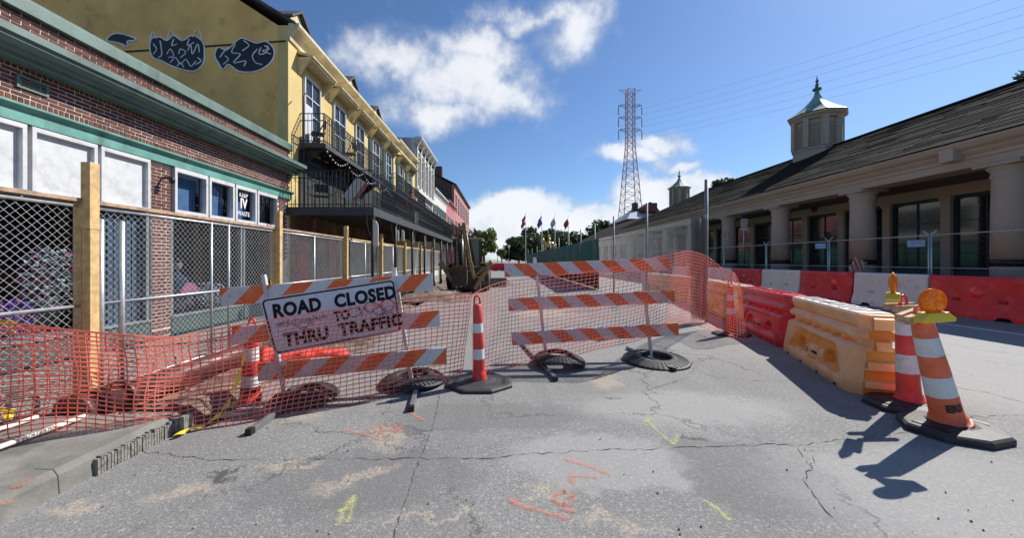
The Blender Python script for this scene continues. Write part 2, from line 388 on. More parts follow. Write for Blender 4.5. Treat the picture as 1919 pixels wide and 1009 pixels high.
# cracks and joints as jagged thin strips
CRK = M('crack_filler', (.05,.048,.045), .95, bump=.3)
def crack(pts, w, name='road_crack', seed=1, mat=None, z=.003, jit=.02):
    rr = random.Random(seed); L = []
    for (a, b) in zip(pts[:-1], pts[1:]):
        A, B = G(*a), G(*b); n = max(2, int((B-A).length/.05))
        for k in range(n): L.append(A.lerp(B, k/n)+Vector((rr.uniform(-jit, jit), rr.uniform(-jit, jit), 0)))
    L.append(G(*pts[-1])); mb = MB(); vs = []
    for i, p in enumerate(L):
        d = (L[min(i+1, len(L)-1)]-L[max(0, i-1)]); d.normalize(); s = Vector((-d.y, d.x, 0))*w*(.08+rr.random()**1.8)
        vs += [p+s+Vector((0,0,z)), p-s+Vector((0,0,z))]
    mb.add(vs, [(2*i, 2*i+1, 2*i+3, 2*i+2) for i in range(len(L)-1)])
    return tag(mb.build(name, mat or CRK), kind='structure')
crack([(330,522),(420,521),(500,521),(560,521),(620,515),(700,511),(790,508),(860,505),(940,504)], .006, seed=2)
crack([(940,504),(1010,497),(1080,487),(1120,472),(1200,470)], .004, seed=12)
crack([(516,440),(508,480),(492,520),(478,560),(460,620)], .005, seed=3, jit=.012)
crack([(940,504),(955,525),(940,545),(960,575),(985,600)], .005, seed=4)
crack([(905,500),(935,507),(950,530),(945,548)], .003, seed=14)
crack([(800,410),(835,425),(900,430),(1010,428)], .004, seed=5)
crack([(800,428),(760,440),(800,428),(830,400),(870,392)], .003, seed=6)
crack([(150,510),(250,522),(330,522)], .004, seed=7)
crack([(1140,470),(1200,478)], .004, seed=8)
# painted survey marks
OM = M('marking_orange', (.80,.24,.13), .8, var=.2, scale=30); YM = M('marking_yellow', (.72,.74,.12), .8, var=.2, scale=30)
def paint_mat(name, c):
    m, t = new_mat(name)
    uv = t.n('ShaderNodeUVMap'); uv.uv_map = 'stroke'; s_ = t.sep(uv.outputs[0])
    g = t.n('ShaderNodeNewGeometry').outputs['Position']
    e = t.math('SUBTRACT', 1.0, t.math('ABSOLUTE', s_[1]))
    grain = t.noise(g, 150, 3, .75); patchy = t.noise(g, 22, 4, .6)
    a = t.math('ADD', e, t.math('ADD', t.math('MULTIPLY', t.math('SUBTRACT', grain, .5), 2.6), t.math('MULTIPLY', t.math('SUBTRACT', patchy, .5), 2.2)))
    a = t.math('MULTIPLY', t.ramp(a, .25, 1.3), .52)
    a = t.math('MULTIPLY', a, t.ramp(e, .0, .45))
    d = t.n('ShaderNodeBsdfDiffuse'); t.set(d.inputs[0], c); tr = t.n('ShaderNodeBsdfTransparent'); mx = t.n('ShaderNodeMixShader'); t.set(mx.inputs[0], a)
    t.nt.links.new(tr.outputs[0], mx.inputs[1]); t.nt.links.new(d.outputs[0], mx.inputs[2]); t.nt.links.new(mx.outputs[0], t.n('ShaderNodeOutputMaterial').inputs[0])
    return m
OM = paint_mat('marking_orange', (.76,.27,.18)); YM = paint_mat('marking_yellow', (.66,.66,.28))
def spray(mat, name, strokes, w, seed, z=.004, gz=0.0):
    rr = random.Random(seed); vs = []; fs = []; uvs = []
    for si, st in enumerate(strokes):
        L = [G(*a, gz) for a in st]; pts = []
        for a, b in zip(L[:-1], L[1:]): pts += [a.lerp(b, k/6) for k in range(6)]
        pts.append(L[-1]); o = len(vs)
        for i, p in enumerate(pts):
            d = (pts[min(i+1, len(pts)-1)]-pts[max(0, i-1)]).normalized(); s = Vector((-d.y, d.x, 0))*w*1.9*rr.uniform(.85, 1.15)
            zz = Vector((0, 0, z+si*.0004)); vs += [p+s+zz, p-s+zz]
        for i in range(len(pts)-1): fs.append((o+2*i, o+2*i+1, o+2*i+3, o+2*i+2))
    me = bpy.data.meshes.new(name); me.from_pydata([tuple(v) for v in vs], [], fs); uv = me.uv_layers.new(name='stroke')
    for lp in me.loops: uv.data[lp.index].uv = (0, 1 if lp.vertex_index % 2 == 0 else -1)
    me.materials.append(mat); o = bpy.data.objects.new(name, me); col.objects.link(o); return tag(o, kind='structure')
spray(OM, 'road_marking_orange', [[(662,522),(690,530),(717,540)], [(597,572),(630,582),(668,592)], [(668,541),(700,543)], [(668,541),(672,552)],
      [(648,566),(660,558),(672,566),(664,576),(650,572),(648,566)], [(655,580),(675,584)], [(598,568),(604,576)]], .022, 1)
spray(OM, 'road_marking_orange', [[(403,487),(425,492),(450,500)], [(432,488),(445,480),(452,488),(440,494)], [(455,492),(475,480)], [(478,466),(497,476)], [(460,480),(470,490)]], .02, 2)
spray(YM, 'road_marking_yellow', [[(756,474),(772,490),(790,505)], [(754,478),(764,474)], [(790,505),(794,492)]], .018, 3)
spray(YM, 'road_marking_yellow', [[(826,570),(840,580),(856,594)]], .022, 4)
spray(YM, 'road_marking_yellow', [[(415,564),(404,582),(395,600)], [(415,564),(408,596)], [(408,578),(396,584)]], .022, 5)
spray(YM, 'road_marking_yellow', [[(706,417),(714,420),(712,427),(706,425)]], .018, 6)
OM2 = paint_mat('sidewalk_marking', (.70,.26,.13))
spray(OM2, 'pavement_marking_orange', [[(14,556),(28,550),(40,543)], [(2,575),(14,570)]], .03, 9, z=.006, gz=.17)
# pebbles and crumbs
pb = MB()
for i in range(130):
    u, v = R.uniform(80, 1200), R.uniform(430, 640)
    p = G(u, v)
    if p.x < KX+.1: continue
    s = R.choice([.003,.004,.004,.006,.009]); 
    pb.add([p+Vector((a*s*R.uniform(.6,1.3), b*s*R.uniform(.6,1.3), c*s*.8+s*.6)) for a, b, c in ((1,0,0),(0,1,0),(-1,0,0),(0,-1,0),(0,0,1),(0,0,-1))],
           [(0,1,4),(1,2,4),(2,3,4),(3,0,4),(1,0,5),(2,1,5),(3,2,5),(0,3,5)], R.choice([0,0,1,2]))
tag(pb.build('gravel', [CONC, M('dark_pebble', (.07,.065,.06), .9), M('sandy_pebble', (.4,.34,.26), .9)]), 'loose grey pebbles and crumbs scattered over the asphalt', 'gravel', kind='stuff')
rb = MB()
for i in range(420):                                        # broken lumps in the excavation
    x = R.uniform(-4.8, -2.95); y = 3.45+R.random()**1.6*20; s = R.uniform(.015, .07)
    p = Vector((x, y, dz(x, y)+s*.3))
    rb.add([p+Vector((a*s*R.uniform(.6,1.4), b*s*R.uniform(.6,1.4), c*s*R.uniform(.5,1))) for a, b, c in ((1,0,0),(0,1,0),(-1,0,0),(0,-1,0),(0,0,1),(0,0,-1))],
           [(0,1,4),(1,2,4),(2,3,4),(3,0,4),(1,0,5),(2,1,5),(3,2,5),(0,3,5)], R.choice([0,1]))
tag(rb.build('rubble', [BROKEN, DIRT]), 'dirt clods and broken concrete in the dug-up footway beside the fence', 'rubble', kind='stuff')

# ---------------------------------------------------------------- brick shop, left foreground
BX = -6.3
shop = thing('brick_shop', 'single storey red brick shop with green cornice and white boarded transom panels', 'shop', (BX, 0, 0))
SY0, SY1 = -4.0, 11.0
def part(mb, name, mat, parent, bevel=0, off=(BX, 0, 0), label=None, kind=None):
    for i, v in enumerate(mb.v): mb.v[i] = (v[0]-off[0], v[1]-off[1], v[2]-off[2])
    o = mb.build(name, mat, parent, bevel=bevel)
    if label: o['label'] = label
    if kind: o['kind'] = kind
    return o
wl = MB()
wl.box(-6.5, BX-.002, SY0, SY1, 3.40, 5.0)                   # wall behind the brickwork
wl.box(-6.5, BX-.002, 6.65, 7.03, .165, 3.40); wl.box(-6.5, BX-.002, 10.35, SY1, .165, 3.40)
part(wl, 'wall', MORTAR, shop)
sh = MB()                                                    # rest of the building
sh.box(-16, -6.51, SY1-.2, SY1-.01, 0, 4.9); sh.box(-16, -6.51, SY0, SY0+.2, 0, 4.9); sh.box(-16, -15.8, SY0+.21, SY1-.21, 0, 4.9)
sh.box(-15.79, -6.51, SY0+.21, SY1-.21, 4.4, 4.6); sh.box(-15.79, -6.51, SY0+.21, SY1-.21, 2.75, 2.8)
sh.box(-15.79, -6.36, SY0+.21, SY1-.21, .12, .19); sh.box(-10.2, -10.1, SY0+.21, SY1-.21, .2, 2.74)
part(sh, 'shell', DARK, shop)
cp = MB(); cp.prism([(-6.22, SY0, 4.85), (-6.22, SY0, 5.03), (-6.3, SY0, 5.09), (-6.62, SY0, 5.09), (-6.62, SY0, 4.85)], (0, SY1-SY0+.03, 0))
part(cp, 'coping', PALE_TRIM, shop, .006)
cn = MB()
prof = [(-6.3, 4.14), (-6.1, 4.14), (-6.1, 4.20), (-6.02, 4.21), (-6.02, 4.25), (-5.90, 4.30), (-5.90, 4.34), (-5.86, 4.35), (-5.86, 4.44), (-5.92, 4.47), (-6.3, 4.52)]
cn.prism([(x, SY0, z) for x, z in prof], (0, SY1-SY0+.12, 0)); part(cn, 'cornice', PALE_TRIM, shop)
gb = MB()
gb.prism([(x, SY0, z) for x, z in [(-6.3, 3.40), (-6.24, 3.40), (-6.24, 3.55), (-6.17, 3.60), (-6.17, 3.63), (-6.3, 3.64)]], (0, SY1-SY0, 0))
part(gb, 'frieze_band', GREEN_TRIM, shop, .004)
def brick_mesh(lx, ly, lz, name='brick'):
    b = MB(); b.box(-.02, .005, -ly/2, ly/2, -lz/2, lz/2); return b.build(name, BRICK, data=True)
bm_str = brick_mesh(0, .184, .042); bm_sol = brick_mesh(0, .049, .092); bm_pil = brick_mesh(0, .174, .049); bm_half = brick_mesh(0, .076, .049)
bl = []
def rows(z0, n, pitch, y0, y1, me, ly, half=False):
    for r in range(n):
        y = y0+(-ly*.5 if r % 2 else 0)
        while y < y1+ly*.5:
            bl.append((me, y, z0+r*pitch+pitch/2)); y += ly+.014
rows(3.75, 6, .057, 1.0, 10.9, bm_str, .188); rows(4.53, 6, .054, 1.0, 10.9, bm_str, .188)
y = 1.0
while y < 10.95:
    bl.append((bm_sol, y, 3.695)); bl.append((bm_sol, y, 4.145)); y += .064
for r in range(48):
    z = .37+r*.0628
    if r % 2: bl += [(bm_pil, 6.745, z), (bm_pil, 6.938, z)]
    else: bl += [(bm_half, 6.693, z), (bm_pil, 6.835, z), (bm_half, 6.985, z)]
for k in range(6): bl.append((bm_sol, 6.68+k*.064, .26))
for r in range(20, 48):
    z = .37+r*.0628; bl += [(bm_pil, 10.45+(.09 if r % 2 else 0), z), (bm_pil, 10.65+(.09 if r % 2 else 0), z)]
bl.sort(key=lambda q: (-(1/(q[1]**2)) if q[1] > 4.45 else 0))
for i, (me, y, z) in enumerate(bl[:300]):
    inst('brick', me, shop, (R.uniform(-.002, .002), y, z))
rest = MB()
for me, y, z in bl[300:]:
    ext = me.vertices[2].co; hy = abs(ext.y); hz = abs(ext.z); j = R.uniform(-.002, .002)
    rest.box(-.02+j, .005+j, y-hy, y+hy, z-hz, z+hz)
rest.build('brick_field', BRICK, shop)['kind'] = 'stuff'
# transom panels, left: white painted boards in frames
for a, b in [(-3.9, -2.6), (-2.55, -1.3), (-1.25, 0), (.05, 1.2), (1.25, 2.2), (2.25, 3.1), (3.15, 3.98), (4.02, 4.87), (4.92, 5.72), (5.77, 6.58)]:
    f = MB(); t_ = .05
    f.box(-6.36, -6.25, a, b, 3.33, 3.395); f.box(-6.36, -6.25, a, b, 2.47, 2.53); f.box(-6.36, -6.25, a, a+t_, 2.53, 3.33); f.box(-6.36, -6.25, b-t_, b, 2.53, 3.33)
    w_ = part(f, 'window_frame', WHITE_PAINT, shop, .004)
    q = MB(); 
    for k in range(1): q.box(-6.345, -6.318, a+t_, b-t_, 2.53, 3.33)
    part(q, 'panel', WHITE_PAINT, w_)
# transom lights, right: glass
TS = [(7.06, 7.86), (7.90, 8.64), (8.68, 9.42), (9.46, 10.3)]
for i, (a, b) in enumerate(TS):
    f = MB(); t_ = .055
    f.box(-6.38, -6.24, a, b, 3.31, 3.395); f.box(-6.38, -6.24, a, b, 2.50, 2.58); f.box(-6.38, -6.24, a, a+t_, 2.58, 3.31); f.box(-6.38, -6.24, b-t_, b, 2.58, 3.31)
    w_ = part(f, 'window_frame', WHITE_PAINT, shop, .004)
    q = MB(); q.box(-6.335, -6.325, a+t_, b-t_, 2.58, 3.31); part(q, 'pane', GLASS_BRIGHT, w_)
    bk2 = MB(); bk2.box(-6.49, -6.48, a+t_, b-t_, 2.58, 3.31); part(bk2, 'blind', M('blue_blind', (.16,.26,.38), .7) if i != 3 else DARK, w_)
PAINTW = M('window_lettering', (.85,.85,.85), .6, bump=0)
for s_, z, sz in (('KEEP', 3.20, .165), ('IV', 2.98, .33), ('WASTE', 2.74, .15)):
    me = text_mesh(s_, sz, PAINTW, .010 if s_ == 'IV' else .0015, .001, .8)
    o = bpy.data.objects.new('lettering', me); col.objects.link(o)
    place(o, frame_of((-6.32-BX, 9.05, z), (0, 1, 0), (0, 0, 1)), shop)
# storefront glass, frames, knee wall
for a, b in [(-3.9, 1.0), (1.05, 4.3), (4.34, 6.62), (7.06, 9.0), (9.05, 10.33)]:
    k = MB(); k.box(-6.42, -6.3, a, b, .165, .50); part(k, 'knee_wall', M('dark_green_paint', (.05,.085,.08), .6, dirt=(.03,.03,.03)), shop, .004)
    s_ = MB(); s_.box(-6.43, -6.27, a, b, .503, .54); s_.box(-6.42, -6.32, a, b, 2.42, 2.468); s_.box(-6.42, -6.32, a, a+.05, .54, 2.42); s_.box(-6.42, -6.32, b-.05, b, .54, 2.42)
    fr = part(s_, 'window_frame', M('grey_window_frame', (.16,.18,.19), .5), shop, .003)
    q = MB(); q.box(-6.38, -6.37, a+.05, b-.05, .54, 2.42); part(q, 'pane', GLASS_BRIGHT, fr)
GREYSH = M('grey_shutter', (.13,.16,.18), .6)
for a, b in [(6.0, 6.6), (10.34, 10.9)]:
    q = MB(); q.box(-6.48, -6.44, a, b, .2, 2.46)
    for k in range(6): q.box(-6.44, -6.425, a+.02+k*(b-a)/6, a+(k+.8)*(b-a)/6, .25, 2.4)
    part(q, 'shutter', GREYSH, shop)
vt = MB(); vt.box(-6.31, -6.27, 4.78, 5.12, 3.86, 3.885); vt.box(-6.31, -6.27, 4.78, 5.12, 4.0, 4.025); vt.box(-6.31, -6.27, 4.78, 4.81, 3.885, 4.0); vt.box(-6.31, -6.27, 5.09, 5.12, 3.885, 4.0)
for k in range(3): vt.box(-6.30, -6.28, 4.81, 5.09, 3.90+k*.035, 3.912+k*.035)
part(vt, 'vent_grille', PALE_TRIM, shop)
sgn = MB(); sgn.box(-6.28, -6.1, 6.84, 6.87, 3.12, 3.15); sgn.lathe([(.02, 0), (.045, .02), (.045, .1), (.01, .13)], 12, Matrix.Translation((-6.12, 6.86, 3.03))); part(sgn, 'wall_lamp', IRON, shop)

# shop window displays
FL = [M('petals_pale', (.62,.58,.50), .8), M('petals_pink', (.6,.12,.2), .8), M('petals_purple', (.22,.06,.42), .8), M('leaf_green', (.05,.10,.03), .8), M('petals_lilac', (.45,.30,.50), .8)]
def clump(name, label, c, r, mats, n, seed, cat='flowers'):
    rr = random.Random(seed); mb = MB()
    for i in range(n):
        while True:
            p = Vector((rr.uniform(-1,1), rr.uniform(-1,1), rr.uniform(-1,1)))
            if p.length < 1: break
        p = Vector((p.x*r[0], p.y*r[1], p.z*r[2])); a = Vector((rr.uniform(-1,1), rr.uniform(-1,1), rr.uniform(-1,1))).normalized()*rr.uniform(.015, .04)
        b = a.cross(Vector((rr.uniform(-1,1), rr.uniform(-1,1), rr.uniform(-1,1)))).normalized()*rr.uniform(.015, .035)
        mb.add([p-a, p+b, p+a, p-b], [(0,1,2,3)], rr.randrange(len(mats)))
    o = mb.build(name, mats); o.location = c; return tag(o, label, cat)
clump('flower_display', 'pale dried flower display behind the left shop window', (-6.66, 5.45, 1.35), (.22, .36, .50), [FL[0], FL[0], FL[3], FL[1], FL[0]], 800, 1)
clump('flower_display', 'purple flower heap low behind the left shop window', (-6.62, 4.95, .85), (.18, .28, .25), [FL[2], FL[2], FL[1]], 360, 2)
clump('flower_display', 'lilac and white flowers in the window right of the brick pillar', (-6.62, 8.3, .85), (.18, .60, .28), [FL[4], FL[0], FL[3]], 700, 3)
mn = thing('mannequin', 'child mannequin in dark jacket with pink fan behind the shop window', 'mannequin', (-6.70, 7.62, .19))
SK = M('mannequin_skin', (.55,.34,.25), .5)
a = MB(); a.lathe([(.10, .3), (.13, .5), (.15, .75), (.16, .98), (.10, 1.1), (.045, 1.14), (.04, 1.2)], 14, sy=1.25); a.build('torso', M('dark_jacket', (.03,.05,.07), .8), mn)
a = MB(); a.lathe([(.02, 1.2), (.07, 1.24), (.085, 1.31), (.08, 1.38), (.045, 1.43), (.01, 1.445)], 14); a.build('head', SK, mn)
a = MB(); a.lathe([(.083, 1.36), (.088, 1.41), (.05, 1.455), (.01, 1.465)], 14); a.build('hair', IRON, mn)
a = MB()
for sx_ in (-1, 1): a.tube([(0, sx_*.07, 0), (0, sx_*.07, .32)], [.045, .06], 8)
a.build('legs', M('dark_trousers', (.05,.05,.06), .8), mn)
a = MB(); a.tube([(.0, .17, 1.05), (.08, .21, .85), (.22, .12, .80)], [.05, .04, .03], 8); a.tube([(.0, -.17, 1.05), (.05, -.21, .85), (.18, -.1, .75)], [.05, .04, .03], 8); a.build('arms', M('dark_jacket_sleeve', (.03,.05,.07), .8), mn)
a = MB(); a.add([(.25, 0, .7)]+[(.27, math.cos(q*PI/10)*.22, .7+math.sin(q*PI/10)*.26) for q in range(11)], [(0, i, i+1) for i in range(1, 11)]); a.build('fan', M('pink_cloth', (.8,.2,.26), .7), mn)
tb = thing('display_table', 'long low grey display table behind the left shop window', 'table', (-6.8, 4.9, .19))
a = MB(); a.box(-.3, .3, -1.0, 1.5, .26, .31); a.build('tabletop', M('table_top', (.3,.3,.29), .7), tb, bevel=.005)
for sx_ in (-.26, .26):
    for sy_ in (-.9, 1.4):
        a = MB(); a.box(sx_-.025, sx_+.025, sy_-.025, sy_+.025, 0, .26); a.build('leg', IRON, tb)
# ---------------------------------------------------------------- chain link fence on the left
def mesh_panel(mb, A, B, z0, z1, pitch=.078, r=.0012, zoff=0.0):
    """straight diagonal wires of a chain link panel in the vertical plane A-B"""
    A, B = Vector(A), Vector(B); d = B-A; L = d.length; d /= L; H = z1-z0; nrm = Vector((-d.y, d.x, 0))
    n = int((L+H)/pitch)
    for sgn_ in (1, -1):
        for i in range(n+1):
            s0 = i*pitch-H if sgn_ > 0 else i*pitch
            # wire from (s0,z0) to (s0+sgn*H, z1) clipped to 0..L
            pa, pb_ = [s0, 0.0], [s0+sgn_*H, H]
            def clip(p, q):
                if p[0] < 0: f = (0-p[0])/(q[0]-p[0]); return [0, p[1]+f*(q[1]-p[1])]
                if p[0] > L: f = (L-p[0])/(q[0]-p[0]); return [L, p[1]+f*(q[1]-p[1])]
                return p
            if max(pa[0], pb_[0]) <= 0 or min(pa[0], pb_[0]) >= L: continue
            a2, b2 = clip(pa, pb_), clip(pb_, pa)
            m_ = max(1, int(abs(a2[1]-b2[1])/(1.0)))
            pts = [A+d*(a2[0]+(b2[0]-a2[0])*k/m_)+Vector((0,0,z0+zoff+a2[1]+(b2[1]-a2[1])*k/m_))+nrm*.0015*sgn_ for k in range(m_+1)]
            mb.tube(pts, r, 3, cap=False, smooth=False)
FX = -4.36
posts = [.75, 3.86, 7.12, 10.2, 13.2, 16.4, 19.6, 22.8, 26.0]
fence = thing('construction_fence', 'chain link fence on lumber posts with plank top rail in front of the brick shop', 'fence', (FX, posts[1], 0))
FO = (FX, posts[1], 0)
for i, y in enumerate(posts):
    a = MB(); z1 = 2.55 if i != 1 else 2.62
    a.box(FX+.02, FX+.11, y-.045, y+.045, -.1, 1.95 if i != 1 else 1.92); a.box(FX-.07, FX+.015, y-.045, y+.045, -.1, 2.2)
    part(a, 'post', WOOD if i % 2 else WOOD, fence, .004, FO)
    a = MB(); a.box(FX+.015, FX+.113, y-.05+.0, y+.045, 1.953 if i != 1 else 1.923, z1); part(a, 'post_top', WOOD, fence, .004, FO)
for i in range(len(posts)-1):
    y0, y1 = posts[i]+.05, posts[i+1]-.05; sag = R.uniform(.01, .03)
    a = MB(); a.bar((FX-.01, y0, 2.22), (FX-.01, y1, 2.235-sag), .09, .04); part(a, 'top_rail', WOOD_OLD if i < 3 else WOOD, fence, .003, FO)
    a = MB(); a.tube([(FX, y0, 1.13), (FX, y1, 1.13)], .016, 8); a.tube([(FX, y0+.02, 2.16), (FX, y1-.02, 2.16)], .016, 8); a.tube([(FX, y0, .2), (FX, y1, .2)], .012, 8)
    part(a, 'pipe_rail', GALV, fence, 0, FO)
    a = MB(); mesh_panel(a, (FX-.01, y0, 0), (FX-.01, y1, 0), .12, 2.18); o = part(a, 'wire_mesh', WIRE, fence, 0, FO)
for y, rr_ in ((4.02, .026), (4.24, .028), (5.55, .016), (5.9, .016), (8.6, .014), (11.8, .014), (14.8, .014), (18.0, .014)):
    a = MB(); a.tube([(FX+.0, y, .0), (FX+.0, y, 2.2 if rr_ < .02 else 2.05)], rr_, 10); part(a, 'steel_post', GALV, fence, 0, FO)
tp = thing('caution_tape', 'yellow caution tape scrap tied round the second lumber fence post', 'tape', P(309, 316, 6.9))
c0 = P(309, 316, 6.9)
a = MB(); q = [P(300, 313, 6.9), P(317, 311, 6.9), P(318, 320, 6.9), P(301, 321, 6.9)]; a.quad(*[x-c0 for x in q]); a.prism([x-c0 for x in q], (0, .01, 0)); a.build('tape', YELLOW, tp)
me = text_mesh('CAUTION', .085, BLACK_PAINT, .004, .001, .62); o = bpy.data.objects.new('lettering', me); col.objects.link(o)
place(o, frame_of((P(309, 316.5, 6.88)-c0), (1, 0, .1), (0, 0, 1)), tp)

# ---------------------------------------------------------------- pipe in the dug strip
PIPE = M('rusty_pipe', (.10,.055,.05), .45, .3, var=.35, scale=6, bump=.2, dirt=(.22,.16,.12), dlo=.5, dhi=.75, dscale=5)
pp = thing('water_pipe', 'large dark red brown pipe lying in the dug-up footway behind the net', 'pipe', (-4.05, 3.5, .14))
a = MB(); a.tube([(0, 0, 0), (0, 2.2, .02), (.03, 4.6, .03), (.1, 7.5, .05)], .135, 20); a.build('barrel', PIPE, pp)
for y in (0, .16, .42): a = MB(); a.tube([(0, y-.03, 0), (0, y+.03, 0)], .185, 20); a.build('flange', PIPE, pp)
for i, (xx, zz_) in enumerate(((-3.72, .21), (-4.15, .2))):
    a = MB(); a.tube([(xx-.05, 1.2, zz_), (xx, 3.3, zz_-.0)], .02, 8)
    tag(a.build('conduit', WHITE_PL), ['thin pale conduit lying on the footway, nearer the kerb', 'thin pale conduit lying on the footway, nearer the shop'][i], 'conduit', 'conduits on the footway')

# ---------------------------------------------------------------- barricades
def stripe_mat(name, sgn_, pitch=.45):
    m, t = new_mat(name)
    tc = t.n('ShaderNodeTexCoord').outputs['Object']; s = t.sep(tc)
    q = t.math('FRACT', t.math('DIVIDE', t.math('ADD', s[0], t.math('MULTIPLY', s[2], sgn_)), pitch))
    st = t.math('GREATER_THAN', q, .5)
    g = t.n('ShaderNodeNewGeometry').outputs['Position']
    hx = t.n('ShaderNodeTexVoronoi'); t.set(hx.inputs['Vector'], tc); hx.inputs['Scale'].default_value = 130
    wc = t.mix(t.ramp(hx.outputs['Distance'], .2, .6), (.66,.68,.70), (.55,.57,.60))
    oc = t.mix(t.ramp(t.noise(tc, 5, 3), .5, .75), (.80,.13,.025), (.72,.22,.07))
    c = t.mix(st, wc, oc)
    c = t.mix(t.math('MULTIPLY', t.ramp(t.noise(tc, 16, 6, .7), .55, .72), .75), c, (.2,.19,.18))
    # rivets and scuffs
    finish(t, c, .42, 0, t.noise(g, 60, 2), .08, .003)
    return m
ST_L = stripe_mat('barricade_sheeting_left', -1.0); ST_R = stripe_mat('barricade_sheeting_right', 1.0, .47)
def rail(mb_parent, A, B, h, mat, name='rail', lean=0.0, slots=True, origin=None):
    A, B = Vector(A), Vector(B); L = (B-A).length
    m4 = frame_of((0,0,0), B-A, (0,0,1)); x = (B-A)/L
    y = Vector((0,0,1)); y = (y-x*y.dot(x)).normalized(); z = x.cross(y)      # local: x along, z up, -y to the camera
    Rm = Matrix(((x.x, -z.x, y.x, A.x-origin[0]), (x.y, -z.y, y.y, A.y-origin[1]), (x.z, -z.z, y.z, A.z-origin[2]), (0,0,0,1)))
    b = MB(); b.box(0, L, -.014, .014, -h/2, h/2)
    o = b.build(name, mat, bevel=.004); place(o, Rm, mb_parent)
    for k in (0, L): ends = MB(); ends.box(k-.004 if k == 0 else L+.001, k-.001 if k == 0 else L+.004, -.015, .015, -h/2, h/2); e = ends.build('rail_edge', WHITE_PL); e.parent = o
    bolts = MB()
    for k in (.2, L*.28, L*.5, L*.72, L-.2):
        for q in (-.06, .06): bolts.lathe([(.008, 0), (.008, .005), (.004, .007)], 8, Matrix.Translation((k, -.0145, q)) @ Matrix.Rotation(PI/2, 4, 'X'))
    bo = bolts.build('bolt', GALV); bo.parent = o
    return o
def barricade(name, label, rails, posts_, mat, feet, org):
    t_ = thing(name, label, 'barricade', org, 0, 'striped three-rail road barricades')
    for A, B in rails: rail(t_, A, B, .205, mat, origin=org)
    for A, B in posts_:
        b = MB(); b.bar(A-Vector(org), B-Vector(org), .045, .045, (0,1,0)); b.build('post', M('perforated_post', (.50,.52,.53), .5, .4), t_, bevel=.003)
    for A, B in feet:
        b = MB(); b.bar(A-Vector(org), B-Vector(org), .05, .05); b.build('foot', M('perforated_foot', (.20,.21,.22), .5, .4), t_, bevel=.004)
        b = MB(); A2 = A-Vector(org); d = (B-A).normalized(); b.bar(A2-d*.02, A2+d*.045, .058, .058); b.build('foot_cap', IRON, t_, bevel=.004)
    return t_
YL, YR_ = 4.22, 4.62
lb = barricade('road_barricade', 'striped barricade carrying the road closed sign, leaning left',
    [(P(259, 331, YL), P(507, 312.5, YR_)), (P(273, 376, YL), P(515, 356, YR_)), (P(303, 419, YL), P(523, 399.5, YR_))],
    [(P(336, 458, YL+.02)+Vector((0,0,.0)), P(309, 305, YL+.09)), (P(484, 441, YR_-.02), P(462.5, 300, YR_+.06))], ST_L,
    [(G(292, 489, .03), G(368, 436, .03)), (G(482, 462, .03), G(492, 424, .03))], (-1.9, 4.4, 0))
YA, YB_ = 5.85, 6.05
rb_ = barricade('road_barricade', 'striped barricade standing behind the orange net between two cones',
    [(P(591.5, 300, YA), P(785, 292, YB_)), (P(596, 340, YA), P(790, 330, YB_)), (P(600, 380, YA), P(794.5, 368.5, YB_))],
    [(P(640, 402, YA+.03), P(627, 287, YA+.05)), (P(763, 400, YB_+.0), P(752, 292, YB_+.06))], ST_R,
    [(G(651, 427, .03), G(612, 385, .03)), (G(790, 416, .03), G(735, 390, .03))], (.9, 6.0, 0))
# rail tops carry small tabs
for p, par, org in ((P(462, 301, YR_), lb, (-1.9, 4.4, 0)), (P(626.5, 288, YA), rb_, (.9, 6.0, 0))):
    b = MB(); b.obox(p-Vector(org), (.025,0,0), (0,.012,0), (0,0,.05)); b.build('post_cap', WHITE_PL, par)
# the third barricade end seen far down the street is part of the background; rubber ring weights lie on the feet
def ring(name, label, c, r, tilt=(0,0,0), hump=0.0, squash=1.0):
    t_ = thing(name, label, 'base weight', c, 0, 'rubber ring weights on barricade feet'); t_.rotation_euler = tilt
    b = MB(); prof = [(r*.46, .012), (r*.44, .060), (r*.50, .075), (r*.62, .062), (r*.95, .022), (r, .010), (r*.98, .0), (r*.48, .0), (r*.46, .012)]
    b.lathe(prof, 48, cap=False, sy=squash)
    if hump:
        b.v = [(x, y, z+hump*max(0, math.cos(x/r*1.4))) for x, y, z in b.v]
    b.build('ring', RUBBER, t_)
    b = MB()
    for k in range(40):
        a_ = 2*PI*k/40; ca, sa = math.cos(a_), math.sin(a_)
        h0 = hump*max(0, math.cos(ca*.8*1.4))
        b.bar((r*.60*ca, r*.60*sa*squash, .066+h0), (r*.93*ca, r*.93*sa*squash, .030+hump*max(0, math.cos(ca*.93*1.4))), .012, .008)
    b.build('tread_rib', RUBBER, t_)
    return t_
p = G(769, 404, .04); ring('rubber_ring', 'black rubber ring weight around the right foot of the net-covered barricade', (p.x, p.y, .03), .50, (.06, 0, 0))
p = G(655, 408, .03); ring('rubber_ring', 'black rubber ring weight humped over the left foot of the net-covered barricade', (p.x, p.y, .03), .42, (0, .05, 0), .09)
p = G(484, 429, .03); ring('rubber_ring', 'black rubber ring weight under the right end of the sign barricade', (p.x, p.y, .02), .42, (0, 0, 0), .04)
p = G(358, 448, .03); ring('rubber_ring', 'black rubber ring weight under the left end of the sign barricade', (p.x, p.y, .02), .36, (0, 0, 0), .04)
